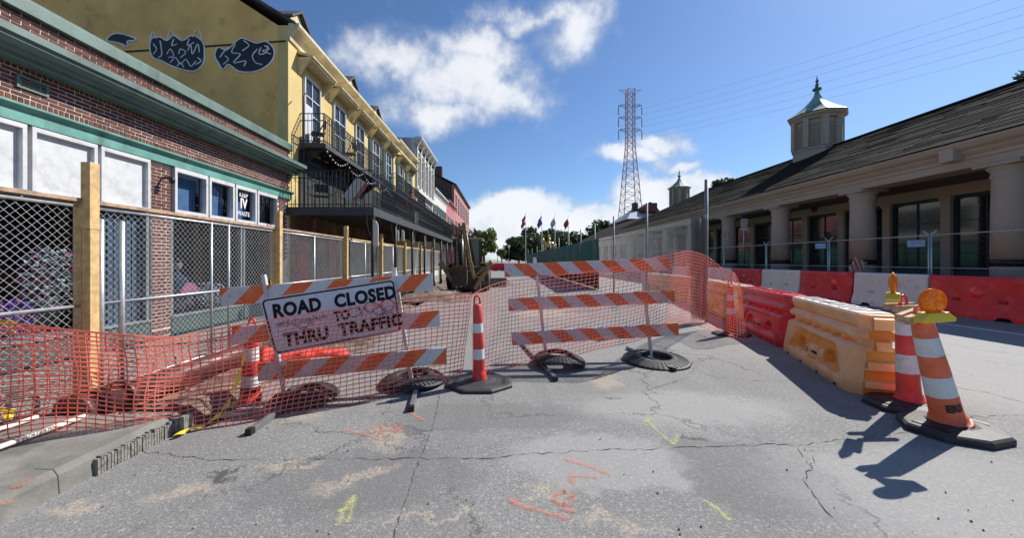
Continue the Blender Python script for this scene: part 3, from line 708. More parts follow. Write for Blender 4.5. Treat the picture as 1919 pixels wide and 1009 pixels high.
# ---------------------------------------------------------------- the sign
YS = 4.12; YS2 = 4.50
TL, TR, BR, BL = P(304, 333, YS), P(461.5, 309, YS2), P(472.5, 371.5, YS2-.02), P(318, 388.5, YS-.02)
ox = (TR-TL).normalized(); Ls = (TR-TL).length; Hs = (BR-TR).length
up = (TR-BR).normalized(); up = (up-ox*up.dot(ox)).normalized(); nz_ = ox.cross(up)
cS = (TL+BR)/2; ms = frame_of(cS, ox, up)
sg = thing('road_closed_sign', 'white road closed to thru traffic sign hanging on the left barricade, scribbled with graffiti', 'sign', cS)
def rrect(w_, h_, r_, n=6):
    pts = []
    for cx, cy, a0 in ((w_-r_, h_-r_, 0), (-w_+r_, h_-r_, 90), (-w_+r_, -h_+r_, 180), (w_-r_, -h_+r_, 270)):
        for k in range(n+1): an = math.radians(a0+90*k/n); pts.append((cx+r_*math.cos(an), cy+r_*math.sin(an)))
    return [(x+(.30*max(0, -y-.08) if x < -w_+r_+.001 else 0), y) for x, y in pts]
HW, HH = Ls/2, Hs/2*.98
def bend(x, y, z):      # the lower left corner curls back
    k = max(0, -.55*HW-x+(-y-.1)*.35); return (x, y, z-k*k*.9)
def flat(pts, z0, z1, name, mat, sub=24):
    b = MB(); 
    b.prism([(x, y, z0) for x, y in pts], (0, 0, z1-z0)); o = b.build(name, mat); place(o, Matrix.Identity(4)); return o
sgm = Matrix(ms); sgm.translation = Vector((0,0,0))
plate = flat(rrect(HW, HH, .05), -.003, 0, 'plate', M('sign_sheeting', (.66,.68,.73), .42, var=.05, scale=30, bump=.05, dirt=(.4,.4,.42), dlo=.6, dhi=.8)); place(plate, sgm, sg)
b = MB(); o1, i1 = rrect(HW-.012, HH-.012, .045), rrect(HW-.032, HH-.032, .03); n_ = len(o1)
b.add([(x, y, .0012) for x, y in o1]+[(x, y, .0012) for x, y in i1], [(i, (i+1)%n_, n_+(i+1)%n_, n_+i) for i in range(n_)])
o = b.build('border', BLACK_PAINT); place(o, sgm, sg)
def put_text(s, cap, wid, x, y, bold, parent, m4, mat=BLACK_PAINT, z=.0014, rot=0.0):
    me = text_mesh(s, 1.0, mat, bold/cap, .0003, 1)
    xs = [v.co.x for v in me.vertices]; ysx = [v.co.y for v in me.vertices]; w0 = max(xs)-min(xs); h0 = max(ysx)-min(ysx); cx = (max(xs)+min(xs))/2; cy = (max(ysx)+min(ysx))/2
    for v in me.vertices: v.co = Vector(((v.co.x-cx)*wid/w0, (v.co.y-cy)*cap/h0, v.co.z*.0))
    o = bpy.data.objects.new('lettering', me); col.objects.link(o)
    place(o, m4 @ Matrix.Translation((x, y, z)) @ Matrix.Rotation(rot, 4, 'Z'), parent); return o
put_text('ROAD', .165, .50, -.37, .165, .0085, sg, sgm); put_text('CLOSED', .165, .70, .37, .165, .0085, sg, sgm)
put_text('TO', .12, .18, .08, -.01, .0085, sg, sgm)
put_text('THRU', .155, .47, -.32, -.175, .0085, sg, sgm); put_text('TRAFFIC', .155, .72, .38, -.175, .0085, sg, sgm)
sb = MB(); rr = random.Random(5)
def scrib(pts, r_=.0045):
    sb.tube([(x, y, .0022) for x, y in pts], r_, 4, cap=False)
x = -.60
while x < -.12:
    d = [rr.uniform(-.035, .035) for _ in range(6)]; scrib([(x, .02+d[0]), (x+.03, -.03+d[1]), (x+.05, .02+d[2]), (x+.02, .0+d[3]), (x+.06, -.03+d[4]), (x+.075, .02+d[5])], .0035); x += .075
scrib([(-.62, .0), (-.4, .035), (-.2, .0)], .003); scrib([(-.38, -.08), (-.30, -.07), (-.34, -.10), (-.31, -.12)])
for cx, cy, r1, r2 in ((.22, .0, .07, .055), (.40, .03, .06, .06), (.50, -.03, .07, .05), (.60, .02, .08, .07)):
    scrib([(cx+r1*math.cos(k*.5), cy+r2*math.sin(k*.5)) for k in range(13)], .0045)
scrib([(.28, .07), (.30, -.06), (.34, .06), (.37, -.02)]); scrib([(.44, .10), (.50, .04), (.46, .0), (.56, .09), (.52, -.10)]); scrib([(.50, -.08), (.62, -.07), (.68, -.11)])
scrib([(.62+.05*math.cos(k*.7), -.19+.055*math.sin(k*.6)) for k in range(16)], .003)
o = sb.build('graffiti', BLACK_PAINT); place(o, sgm, sg)
b = MB()
for x in (-HW+.07, HW-.08):
    for y in (-HH+.07, HH-.07): b.lathe([(.009, 0), (.009, .004), (.004, .006)], 8, Matrix.Translation((x, y, 0)))
o = b.build('bolt', GALV); place(o, sgm, sg)

# ---------------------------------------------------------------- channelizer cones with rubber bases
def tube_band(mb, r0, z0, r1, z1, n=28): mb.lathe([(r0, z0), (r1, z1)], n, cap=False)
def cone(name, label, loc, H=1.05, r0=.105, r1=.062, rz=0.0, lean=(0,0), body=ORANGE, bands=((.42,.57),(.68,.83)), base=.40, base_h=.055, group=None, handle=True, flare=True, base_rot=0.0, lower=None):
    t_ = thing(name, label, 'traffic cone', loc, 0, group or 'tall orange channelizer cones')
    b = MB(); s = base
    poly = [(s*math.cos(a_)*1.0, s*math.sin(a_)) for a_ in [math.radians(22.5+45*k) for k in range(8)]]
    poly = [(x*1.08, y*.95) for x, y in poly]
    ca, sa = math.cos(base_rot), math.sin(base_rot); poly = [(x*ca-y*sa, x*sa+y*ca) for x, y in poly]
    lv = [(1.0, 0), (1.0, base_h*.55), (.93, base_h*.8), (.5, base_h), (.36, base_h*1.25)]
    vs = [(x*k, y*k, z) for k, z in lv for x, y in poly]; n = 8
    b.add(vs, [(i*n+k, i*n+(k+1)%n, (i+1)*n+(k+1)%n, (i+1)*n+k) for i in range(len(lv)-1) for k in range(n)]+[tuple(range(n))[::-1], tuple(range((len(lv)-1)*n, len(lv)*n))])
    b.build('base', RUBBER, t_, bevel=.006)
    for sx_ in (-1, 1):
        hb = MB()
        q = [(sx_*.74*s+dx*ca, dy) for dx, dy in ((-.02, -.13), (.03, -.10), (.03, .10), (-.02, .13))]
        q = [(x*ca-y*sa, x*sa+y*ca) for x, y in q]
        hb.prism([(x, y, base_h*.86) for x, y in q], (0, 0, base_h*.10)); hb.build('base_handle_slot', BLACK_PAINT, t_)
    L = Matrix.Rotation(lean[0], 4, 'Y') @ Matrix.Rotation(lean[1], 4, 'X')
    st = bpy.data.objects.new('shaft', None)
    r = lambda z: r0+(r1-r0)*z/H
    b = MB(); prof = []
    if flare: prof += [(r0*1.28, base_h), (r0*1.22, base_h+.02), (r(.08)*1.16, .10), (r(.16)*1.12, .155), (r(.17)*1.02, .165)]
    else: prof += [(r0*1.15, base_h)]
    prof += [(r(z), z) for z in (.2, .3)]
    for z0, z1 in bands:
        prof += [(r(z0)*1.03, z0-.012), (r(z0), z0-.002), (r(z1)*.99, z1+.002), (r(z1)*1.03, z1+.012)]
    prof += [(r(H), H), (r(H)*.8, H+.012), (r(H)*.3, H+.016)]
    b.lathe(prof, 28, L); o = b.build('cone_body', body, t_)
    if lower:
        pass
    for z0, z1 in bands:
        b = MB(); b.lathe([(r(z0)+.0025, z0), (r(z1)+.0025, z1)], 28, L, cap=False); b.build('reflective_band', REFL_W, t_)
    if handle:
        b = MB(); hs = .062
        pts = [(-.035, 0, H-.01), (-.036, 0, H+.06), (-.028, 0, H+.105), (0, 0, H+.125), (.028, 0, H+.105), (.036, 0, H+.06), (.035, 0, H-.01)]
        b.tube([L @ Vector(q) for q in pts], .014, 8); b.build('grab_handle', body, t_)
    return t_, L
RED_OR = M('red_orange_plastic', (.72,.045,.035), .4, var=.1, scale=5, dirt=(.3,.06,.04), dlo=.6, dhi=.85, dscale=8, scuff=.5)
FADE = M('faded_orange_plastic', (.80,.15,.06), .5, var=.15, scale=6, dirt=(.32,.11,.06), dlo=.55, dhi=.85, dscale=8, scuff=.6)
pA = G(1115, 486, .02); pB = G(1066, 459, .02); pC = G(562, 431, .02); pD = G(857, 374, .02); pE = P(293, 463, 4.62)
cA, LA = cone('traffic_cone', 'front cone with amber lamp, leaning left, on a black octagonal base', (pA.x, pA.y, 0), 1.10, .120, .074, lean=(-.285, .02), body=FADE, bands=((.37,.56),(.76,.935)), base=.37, base_h=.085, handle=True, base_rot=.25)
cB, LB = cone('traffic_cone', 'second cone with amber lamp, standing behind the leaning one beside the cream barrier', (pB.x, pB.y, 0), 1.10, .105, .064, lean=(-.06, .0), body=RED_OR, bands=((.39,.59),(.80,.96)), base=.37, base_h=.075, base_rot=-.1)
cC, LC = cone('traffic_cone', 'slim orange cone standing in the net between the two barricades', (pC.x, pC.y, 0), 1.02, .082, .055, lean=(-.03, 0), body=RED_OR, bands=((.33,.46),(.67,.79)), base=.42)
cD, LD = cone('traffic_cone', 'slim red cone wrapped in net at the near end of the red barrier', (pD.x, pD.y, 0), 1.05, .10, .055, lean=(-.03, 0), body=RED_OR, bands=((.45,.58),(.74,.86)), base=.36)
cE, LE = cone('traffic_cone', 'orange cone behind the left end of the sign barricade with tape tied on', (pE.x, pE.y, pE.z), 1.02, .12, .065, lean=(.02, 0), body=RED_OR, bands=((.30,.44),(.62,.78)), base=.38)
# lettering stencilled on the front cone
me = text_mesh('ERS', .09, BLACK_PAINT, .006, .0005, .8)
rz_ = .108
for v in me.vertices:
    th = v.co.x/rz_; zz_ = v.co.y; v.co = Vector((math.sin(th)*(rz_+.004+v.co.z), -math.cos(th)*(rz_+.004+v.co.z), zz_))
o = bpy.data.objects.new('lettering', me); col.objects.link(o); place(o, LA @ Matrix.Translation((0, 0, .27)) @ Matrix.Rotation(-.25, 4, 'Z'), cA)
# timber blocks and warning lamps on top
AMBER, t = new_mat('amber_lens')
g_ = t.n('ShaderNodeTexCoord').outputs['Object']
vo = t.n('ShaderNodeTexVoronoi'); t.set(vo.inputs['Vector'], g_); vo.inputs['Scale'].default_value = 34
lc_ = t.mix(vo.outputs['Distance'], (.80,.14,.004), (1.0,.50,.03))
bp_ = t.n('ShaderNodeBsdfPrincipled'); t.set(bp_.inputs['Base Color'], lc_); bp_.inputs['Roughness'].default_value = .18
bn_ = t.n('ShaderNodeBump'); t.set(bn_.inputs['Height'], vo.outputs['Distance']); bn_.inputs['Strength'].default_value = .5; bn_.inputs['Distance'].default_value = .004; t.nt.links.new(bn_.outputs[0], bp_.inputs['Normal'])
tl2 = t.n('ShaderNodeBsdfTranslucent'); t.set(tl2.inputs[0], lc_); mx2 = t.n('ShaderNodeMixShader'); mx2.inputs[0].default_value = .35
t.nt.links.new(bp_.outputs[0], mx2.inputs[1]); t.nt.links.new(tl2.outputs[0], mx2.inputs[2]); t.nt.links.new(mx2.outputs[0], t.n('ShaderNodeOutputMaterial').inputs[0])
def lamp_on(name, label, top, yaw, tilt, bt):
    t_ = thing(name, label, 'warning light', top, 0, 'amber warning lamps on cones')
    M4 = Matrix.Rotation(yaw, 4, 'Z') @ Matrix.Rotation(tilt, 4, 'Y') @ Matrix.Scale(bt, 4)
    b = MB()
    pr = [(-.11, 0), (.11, 0), (.115, .03), (.07, .075), (-.07, .075), (-.115, .03)]
    b.prism([M4 @ Vector((x, -.045, z)) for x, z in pr], (M4.to_3x3() @ Vector((0, .09, 0)))); b.build('battery_case', YELLOW, t_, bevel=.008)
    b = MB(); T = M4 @ Matrix.Translation((0, 0, .16)) @ Matrix.Rotation(PI/2, 4, 'X')
    b.lathe([(.0, -.030), (.055, -.027), (.08, -.016), (.09, -.004), (.09, .004), (.08, .016), (.055, .027), (.0, .030)], 32, T, cap=False); b.build('lens', AMBER, t_)
    b = MB(); b.lathe([(.091, -.007), (.098, -.007), (.098, .007), (.091, .007), (.091, -.007)], 32, T, cap=False); b.build('lens_rim', AMBER, t_)
    return t_
topA = LA @ Vector((0,0,1.10)); topB = LB @ Vector((0,0,1.10))
PA, PB = Vector((pA.x, pA.y, 0))+topA, Vector((pB.x, pB.y, 0))+topB
def block(name, label, parts_, ):
    c = parts_[0][0]; t_ = thing(name, label, 'timber block', c, 0, 'timber blocks under the warning lamps')
    for ctr, d, l, w_, h_ in parts_:
        d = Vector(d).normalized(); s = d.cross(Vector((0,0,1))).normalized(); u_ = s.cross(d)
        b = MB(); b.obox(Vector(ctr)-c, d*l/2, s*w_/2, u_*h_/2); b.build('timber', M('grey_timber', (.50,.36,.21), .8, var=.3, scale=14, bump=.3), t_, bevel=.003)
block('timber_block', 'pale timber offcuts clamped on top of the front leaning cone', [(PA+Vector((-.07, -.03, .02)), (1, .25, .22), .27, .05, .075), (PA+Vector((-.05, .06, .03)), (1, .25, .22), .27, .05, .075)])
block('timber_block', 'brown timber offcuts on top of the rear cone', [(PB+Vector((0, -.06, -.01)), (1, .05, .03), .36, .04, .065), (PB+Vector((.03, .07, .0)), (1, .05, .03), .34, .04, .065)])
lamp_on('warning_lamp', 'round amber warning lamp facing the street on the front leaning cone', PA+Vector((-.05, -.15, .0)), -.1, -.10, 1.15)
lamp_on('warning_lamp', 'amber warning lamp seen edge-on above the rear cone', PB+Vector((-.22, -.10, .07)), .75, 0, 1.2)

# ---------------------------------------------------------------- lying drum behind the sign
p0 = P(303, 402, 5.0)
nb = MB(); N_, K_ = 40, 26; vs = []
for i in range(N_+1):
    f = i/N_; c = Vector((-.05+f*1.05, f*.55, .23-.05*f)); r_ = (.19-.10*f)*min(1, .25+f*9)*(1 if f < .97 else .5)
    for k in range(K_):
        th = 2*PI*k/K_; rr_ = r_*(1+.22*noise.noise(Vector((f*9, math.cos(th)*1.5, math.sin(th)*1.5)))+.10*math.sin(k*3.0+f*5))
        vs.append(c+Vector((-.3*math.cos(th)*rr_, .9*math.cos(th)*rr_, math.sin(th)*rr_)))
nb.add(vs, [(i*K_+k, i*K_+(k+1)%K_, (i+1)*K_+(k+1)%K_, (i+1)*K_+k) for i in range(N_) for k in range(K_)], 0, True)
o = nb.build('net_bundle', M('bright_net_bundle', (.95,.06,.035), .6, var=.3, scale=40, bump=.9, bscale=70)); o.location = (p0.x, p0.y, 0)
tag(o, 'bright red orange bundle of rolled netting lying behind the sign', 'net bundle')

# ---------------------------------------------------------------- water filled barriers, near chain
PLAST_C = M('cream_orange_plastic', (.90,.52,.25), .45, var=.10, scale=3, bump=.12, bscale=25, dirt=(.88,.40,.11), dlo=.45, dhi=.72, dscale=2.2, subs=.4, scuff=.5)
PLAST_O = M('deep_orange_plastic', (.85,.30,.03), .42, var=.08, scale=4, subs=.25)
PLAST_T = M('sunlit_faded_plastic', (.84,.76,.68), .5, var=.06, scale=4, dirt=(.75,.45,.25), dlo=.6, dhi=.85, dscale=5)  # faded plastic, with the sunlight on the tops painted in as near-white
HB = .955
def smooth(a, b, x): x = max(0, min(1, (x-a)/(b-a))); return x*x*(3-2*x)
def ribbed_barrier(L, mats, marks=False, endlugs=True):
    """origin at the module centre on the ground, long axis = x"""
    body, deep, top_m = mats
    zs = [0, .03, .06, .10, .14, .18, .22, .26, .30, .34, .38, .42, .46, .50, .53, .555, .58, .61, .64, .665, .69, .72, .75, .775, .80, .83, .87, .91, .94, HB]
    wpro = [(0, .30), (.06, .305), (.14, .30), (.46, .245), (.52, .24), (.56, .215), (.575, .13), (.65, .115), (.665, .20), (.71, .215), (.745, .20), (.775, .14), (.80, .135), (.90, .185), (.93, .185), (HB, .165)]
    def W(z):
        for (z0, w0), (z1, w1) in zip(wpro[:-1], wpro[1:]):
            if z0 <= z <= z1: return w0+(w1-w0)*(z-z0)/(z1-z0)
        return wpro[-1][1]
    nx = 90; mb = MB(); side = []
    def dep(x, z):
        d = 0.0; ax = abs(x)/(L/2)
        # arched recess with fork pockets
        edge_ = .80-.30*abs(z-.10)/.45
        if .11 < z < .53: d += .045*smooth(edge_+.06, edge_-.04, ax)*smooth(.11, .17, z)*smooth(.53, .47, z)
        for px in (-.42, .42):
            q = ((x/(L/2)-px)/.13)**2+((z-.27)/.085)**2; d += .10*smooth(1.2, .6, q)
        q = ((x/(L/2))/.22)**2+((z-.25)/.08)**2; d -= .03*smooth(1.3, .7, q)
        for px in (-.6, -.35, -.1, .15, .4, .65):                 # cable eyes in the groove
            if abs(x/(L/2)-px) < .035 and .565 < z < .66: d -= .05
        return d
    for s_ in (-1, 1):
        vs = []
        for z in zs:
            for i in range(nx+1):
                x = -L/2+L*i/nx; ex = smooth(0, .14, L/2-abs(x)); w_ = W(z)
                groove = 0
                w2 = (w_-dep(x, z))*(.62+.38*ex) if not .0 else w_
                vs.append((x, s_*w2, z))
        fs = [(j*(nx+1)+i, j*(nx+1)+i+1, (j+1)*(nx+1)+i+1, (j+1)*(nx+1)+i) for j in range(len(zs)-1) for i in range(nx)]
        if s_ > 0: fs = [f[::-1] for f in fs]
        mb.add(vs, fs, 0, True)
        for j in range(len(zs)-1):
            for i in range(nx):
                zc = (zs[j]+zs[j+1])/2; xc = -L/2+L*(i+.5)/nx; d_ = dep(xc, zc)
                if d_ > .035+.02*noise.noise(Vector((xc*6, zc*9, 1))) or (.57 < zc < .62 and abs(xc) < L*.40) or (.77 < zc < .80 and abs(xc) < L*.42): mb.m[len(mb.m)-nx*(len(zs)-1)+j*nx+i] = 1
    nzs = len(zs); N = nx+1; o2 = nzs*N
    # caps: top, ends
    for i in range(nx):
        a_, b_ = (nzs-1)*N+i, (nzs-1)*N+i+1; mb.f.append([a_, b_, o2+b_, o2+a_]); mb.m.append(0); mb.sm.append(False)
    for i, fl in ((0, False), (nx, True)):
        for j in range(nzs-1):
            q = [j*N+i, (j+1)*N+i, o2+(j+1)*N+i, o2+j*N+i]; mb.f.append(q if not fl else q[::-1]); mb.m.append(0); mb.sm.append(False)
    out = [('barrier_body', mb.build('barrier_body', [body, deep], data=True))]
    b = MB(); w_ = .158
    b.box(-L/2+.13, L/2-.13, -w_, w_, HB+.001, HB+.012)
    k = -L/2+.3
    while k < L/2-.3: b.prism([(k, -w_*.8, HB+.012), (k+.05, -w_*.8, HB+.012), (k+.16, w_*.8, HB+.012), (k+.11, w_*.8, HB+.012)], (0, 0, .016)); k += .29
    b.lathe([(.075, 0), (.075, .025), (.03, .028)], 20, Matrix.Translation((.1, .02, HB+.012)))
    out.append(('barrier_top', b.build('barrier_top', top_m, data=True)))
    b = MB()                                                       # interlocking end lugs
    for sx_ in (-1, 1):
        for z0, z1 in ((.10, .19), (.31, .42), (.54, .66), (.78, .93)):
            zc = (z0+z1)/2; w1 = W(zc)*.60
            b = MB(); b.prism([(sx_*(L/2+.001), -w1, z0), (sx_*(L/2+.07), -w1*.8, z0+.01), (sx_*(L/2+.07), -w1*.8, z1-.01), (sx_*(L/2+.001), -w1, z1)], (0, w1*2*.9, 0))
            out.append(('end_lug', b.build('end_lug', body, data=True)))
    b = MB()
    for sx_ in (-1, 1):
        for z0, z1 in ((.20, .30), (.43, .53), (.67, .77), (.02, .09)):
            w1 = W((z0+z1)/2)*.56; b = MB(); b.box(*(sorted((sx_*(L/2+.002), sx_*(L/2+.008)))), -w1, w1, z0, z1)
            out.append(('end_recess', b.build('end_recess', deep, data=True)))
    if marks:
        b = MB()
        for s_ in (-1, 1):
            b.lathe([(.028, 0), (.036, 0), (.036, .004), (.028, .004), (.028, 0)], 20, Matrix.Translation((-s_*-.12, s_*.276, .255)) @ Matrix.Rotation(-s_*PI/2, 4, 'X'), cap=False)
            for k in range(5): b.box(*sorted((s_*-.05+-s_*k*.034+.1*0, s_*-.05+-s_*(k*.034)-s_*.024)), *sorted((s_*.272, s_*.280)), .235, .275)
        out.append(('moulded_logo', b.build('moulded_logo', BLACK_PAINT, data=True)))
    b = MB()
    for k in (-.7, -.25, .25, .7):
        for s_ in (-1, 1): b.box(k*L/2-.03, k*L/2+.03, *sorted((s_*.298, s_*.308)), .0, .035)
    out.append(('drain_slot', b.build('drain_slot', BLACK_PAINT, data=True)))
    return out
LM = 2.42
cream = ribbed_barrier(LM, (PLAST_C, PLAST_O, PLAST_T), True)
redb = ribbed_barrier(LM, (RED_PL, RED_PL, RED_PL), True)
orng = ribbed_barrier(LM, (PLAST_O, PLAST_O, PLAST_T), False)
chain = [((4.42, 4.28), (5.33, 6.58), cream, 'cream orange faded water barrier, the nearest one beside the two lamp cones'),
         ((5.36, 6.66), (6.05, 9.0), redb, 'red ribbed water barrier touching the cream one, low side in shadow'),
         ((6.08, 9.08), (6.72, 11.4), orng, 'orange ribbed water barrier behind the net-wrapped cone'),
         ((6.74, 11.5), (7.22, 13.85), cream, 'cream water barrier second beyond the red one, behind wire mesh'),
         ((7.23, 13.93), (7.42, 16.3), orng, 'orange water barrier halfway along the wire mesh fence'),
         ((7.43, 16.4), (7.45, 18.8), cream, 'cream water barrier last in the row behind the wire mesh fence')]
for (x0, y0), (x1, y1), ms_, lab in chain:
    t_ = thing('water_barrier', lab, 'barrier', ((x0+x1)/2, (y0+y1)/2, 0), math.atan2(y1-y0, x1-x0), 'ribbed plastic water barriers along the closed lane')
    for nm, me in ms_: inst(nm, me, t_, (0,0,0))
# far row: taller smooth barriers, red and white by turns
def jersey(L, body):
    prof = [(.30, 0), (.30, .10), (.29, .14), (.19, .42), (.155, .90), (.15, 1.05), (.14, 1.12), (.10, 1.16)]
    nx = 24; mb = MB()
    for s_ in (-1, 1):
        vs = []
        for wd, z in prof:
            for i in range(nx+1):
                x = -L/2+L*i/nx; ww = wd*(.82+.18*smooth(0, .08, L/2-abs(x)))
                zb = z
                if z < .11:
                    for px in (-.5, .5): zb = max(zb, .10*smooth(.13, .09, abs(x/(L/2)-px)) if z < .01 else z)
                vs.append((x, s_*ww, zb))
        fs = [(j*(nx+1)+i, j*(nx+1)+i+1, (j+1)*(nx+1)+i+1, (j+1)*(nx+1)+i) for j in range(len(prof)-1) for i in range(nx)]
        mb.add(vs, fs if s_ < 0 else [f[::-1] for f in fs], 0, True)
    N = nx+1; n = len(prof); o2 = n*N
    for i in range(nx): mb.f.append([(n-1)*N+i, (n-1)*N+i+1, o2+(n-1)*N+i+1, o2+(n-1)*N+i]); mb.m.append(0); mb.sm.append(True)
    for i in (0, nx):
        for j in range(n-1): mb.f.append([j*N+i, (j+1)*N+i, o2+(j+1)*N+i, o2+j*N+i]); mb.m.append(0); mb.sm.append(False)
    o = [('barrier_body', mb.build('barrier_body', body, data=True))]
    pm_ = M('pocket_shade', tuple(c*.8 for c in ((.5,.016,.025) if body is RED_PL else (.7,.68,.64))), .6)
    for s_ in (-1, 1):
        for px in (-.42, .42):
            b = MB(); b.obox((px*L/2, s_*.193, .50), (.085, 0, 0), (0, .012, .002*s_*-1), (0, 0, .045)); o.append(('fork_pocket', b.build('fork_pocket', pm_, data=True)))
    return o
jr, jw = jersey(2.38, RED_PL), jersey(2.38, WHITE_PL)
REFR, t = new_mat('red_reflector'); finish(t, (.95,.03,.02), .25, 0, None, spec=.8)
ybs = [11.35+2.44*k for k in range(-4, 8)]
names = ['water barrier far across the road']
for k, y0 in enumerate(ybs):
    isred = k % 2 == 0
    lab = ('red' if isred else 'white')+' water barrier across the road, '+['far behind the frame edge', 'beside the camera, out past the frame', 'just past the right frame edge', 'out of frame before the last red one', 'at the right edge, with round reflector', 'behind the two amber lamps', 'left of the lamps, with small reflector', 'in front of the middle market column', 'before the striped sign by the market', 'behind the net-wrapped cone', 'behind the tall steel pole', 'beyond the wire mesh near the end of the row'][k]
    t_ = thing('jersey_barrier', lab, 'barrier', (13.25, y0-1.22+(.0), 0), PI/2, 'red and white water barriers across the road')
    for nm, me in (jr if isred else jw): inst(nm, me, t_, (0,0,0))
    if isred:
        b = MB(); b.lathe([(.0, .006), (.145, .006), (.15, 0)], 24, Matrix.Translation(((0, 0, 0, 0, .05, 0, -.5, 0, 0, 0, 0, 0)[k], .176, .72)) @ Matrix.Rotation(-PI/2+.06, 4, 'X'), cap=False); b.build('reflector', REFR, t_)
# white barricade strip on the near barrier's far side: road drum and striped board by the market
p = P(841, 297, 22)
cw, _ = cone('traffic_cone', 'white and red cone beyond the wire mesh post near the market', (p.x, 20.5, 0), .95, .16, .03, body=WHITE_PL, bands=((.35,.5),), base=.3, handle=False)
bp = P(986, 292, 15.3)
t_ = thing('hazard_board', 'small tilted red and white striped board before the market column', 'sign', (bp.x, 14.6, 0), .0)
b = MB(); b.box(-.25, .25, -.012, .012, -.3, .3); o = b.build('board', stripe_mat('hazard_stripes', 1.0, .24), t_); o.location = (0, 0, 1.35); o.rotation_euler = (0, .45, 0)
b = MB(); b.box(-.03, .03, -.03, .03, 0, 1.2); b.box(-.25, .25, -.2, .2, 0, .05); b.build('stand', GALV, t_)

# ---------------------------------------------------------------- orange safety net
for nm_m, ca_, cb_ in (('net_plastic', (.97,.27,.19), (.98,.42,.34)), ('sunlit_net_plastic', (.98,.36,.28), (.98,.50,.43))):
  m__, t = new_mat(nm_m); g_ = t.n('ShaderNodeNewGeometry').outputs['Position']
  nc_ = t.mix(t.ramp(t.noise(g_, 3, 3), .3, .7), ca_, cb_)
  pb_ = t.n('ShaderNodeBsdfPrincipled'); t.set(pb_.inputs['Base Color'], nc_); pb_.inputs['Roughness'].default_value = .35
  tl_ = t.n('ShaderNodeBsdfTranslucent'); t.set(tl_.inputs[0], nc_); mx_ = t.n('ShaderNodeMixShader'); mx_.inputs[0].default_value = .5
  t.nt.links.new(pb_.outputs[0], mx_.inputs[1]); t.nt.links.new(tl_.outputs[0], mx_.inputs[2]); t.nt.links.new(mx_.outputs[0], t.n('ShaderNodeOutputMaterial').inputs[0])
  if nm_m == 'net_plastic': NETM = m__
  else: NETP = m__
def make_net(name, label, cols, rows_, wob=.02, seed=1, mat=None, cellw=.070, strand=.0038, thick=.0018):
    """cols: list of (bottom point, top point) stations; strands interpolated between them"""
    rr = random.Random(seed); st = []
    # arc length along the bottom
    Ls_ = [0]
    for (a0, a1), (b0, b1) in zip(cols[:-1], cols[1:]): Ls_.append(Ls_[-1]+max((b0-a0).length, (b1-a1).length))
    n = int(Ls_[-1]/cellw)
    def cr(p0, p1, p2, p3, t_): return .5*((2*p1)+(p2-p0)*t_+(2*p0-5*p1+4*p2-p3)*t_*t_+(3*p1-p0-3*p2+p3)*t_**3)
    grid = []
    for i in range(n+1):
        s = Ls_[-1]*i/n; k = 0
        while k < len(Ls_)-2 and Ls_[k+1] < s: k += 1
        f = (s-Ls_[k])/(Ls_[k+1]-Ls_[k]); ix = [max(0, min(len(cols)-1, k+q)) for q in (-1, 0, 1, 2)]
        b0 = cr(*[cols[q][0] for q in ix], f); t0 = cr(*[cols[q][1] for q in ix], f)
        rowp = []
        for j in range(rows_+1):
            h = j/rows_; p = b0.lerp(t0, h)
            nn = noise.noise_vector(Vector((s*1.1, h*1.6, seed)))*wob*2+noise.noise_vector(Vector((s*4, h*5, seed+5)))*wob*.5
            nn.z *= .6
            p = p+nn*math.sin(PI*min(1, h*1.0+.08))**.4 if 0 < j else p+Vector((nn.x*.3, nn.y*.3, abs(nn.z)*.2))
            rowp.append(p)
        grid.append(rowp)
    mb = MB()
    def ribbon(pts, wdt, up_hint):
        vs = []
        for i, p in enumerate(pts):
            d = (pts[min(i+1, len(pts)-1)]-pts[max(i-1, 0)]).normalized()
            sd = up_hint(i)-d*up_hint(i).dot(d); sd.normalize(); nn = d.cross(sd)
            vs += [p+sd*wdt+nn*thick, p-sd*wdt+nn*thick, p-sd*wdt-nn*thick, p+sd*wdt-nn*thick]
        fs = []
        for i in range(len(pts)-1):
            a_ = i*4; b_ = a_+4; fs += [(a_, a_+1, b_+1, b_), (a_+1, a_+2, b_+2, b_+1), (a_+2, a_+3, b_+3, b_+2), (a_+3, a_, b_, b_+3)]
        mb.add(vs, fs)
    for i in range(n+1):
        tang = (grid[min(i+1, n)][0]-grid[max(i-1, 0)][0]).normalized(); ribbon(grid[i], strand*.8, lambda k, t=tang: t)
    for j in range(rows_+1):
        wdt = strand*(1.5 if j in (0, rows_) else 1.05)
        ribbon([grid[i][j] for i in range(n+1)], wdt, lambda k: Vector((0, 0.001, 1)))
    o = mb.build(name, mat or NETM); return tag(o, label, 'safety net')
def C(u, vb, vt, Y=None, du=0, dy=0, z=0.0):
    b_ = G(u, vb, z); t_ = P(u+du, vt, b_.y+dy); return (b_, t_)
cols_ = [C(-260, 560, 392, z=.17), C(-80, 522, 372, z=.17), C(0, 499, 362, z=.17), C(76, 489, 369, z=.17), C(148, 494, 376, z=.1), C(200, 493, 379), (G(240, 486), P(241, 371, 3.62)), (G(300, 477), P(310, 359, 3.80)),
         (G(350, 467), P(380, 348, 4.05)), (G(421, 455), P(430, 341, 4.28)), (G(480, 441), P(485, 332.5, 4.48)), (G(540, 427), P(553, 326, 4.85))]
net1 = make_net('safety_net', 'orange plastic safety net stretched from the left kerb past the sign barricade', cols_, 22, .024, 3, None, .068, .0046)
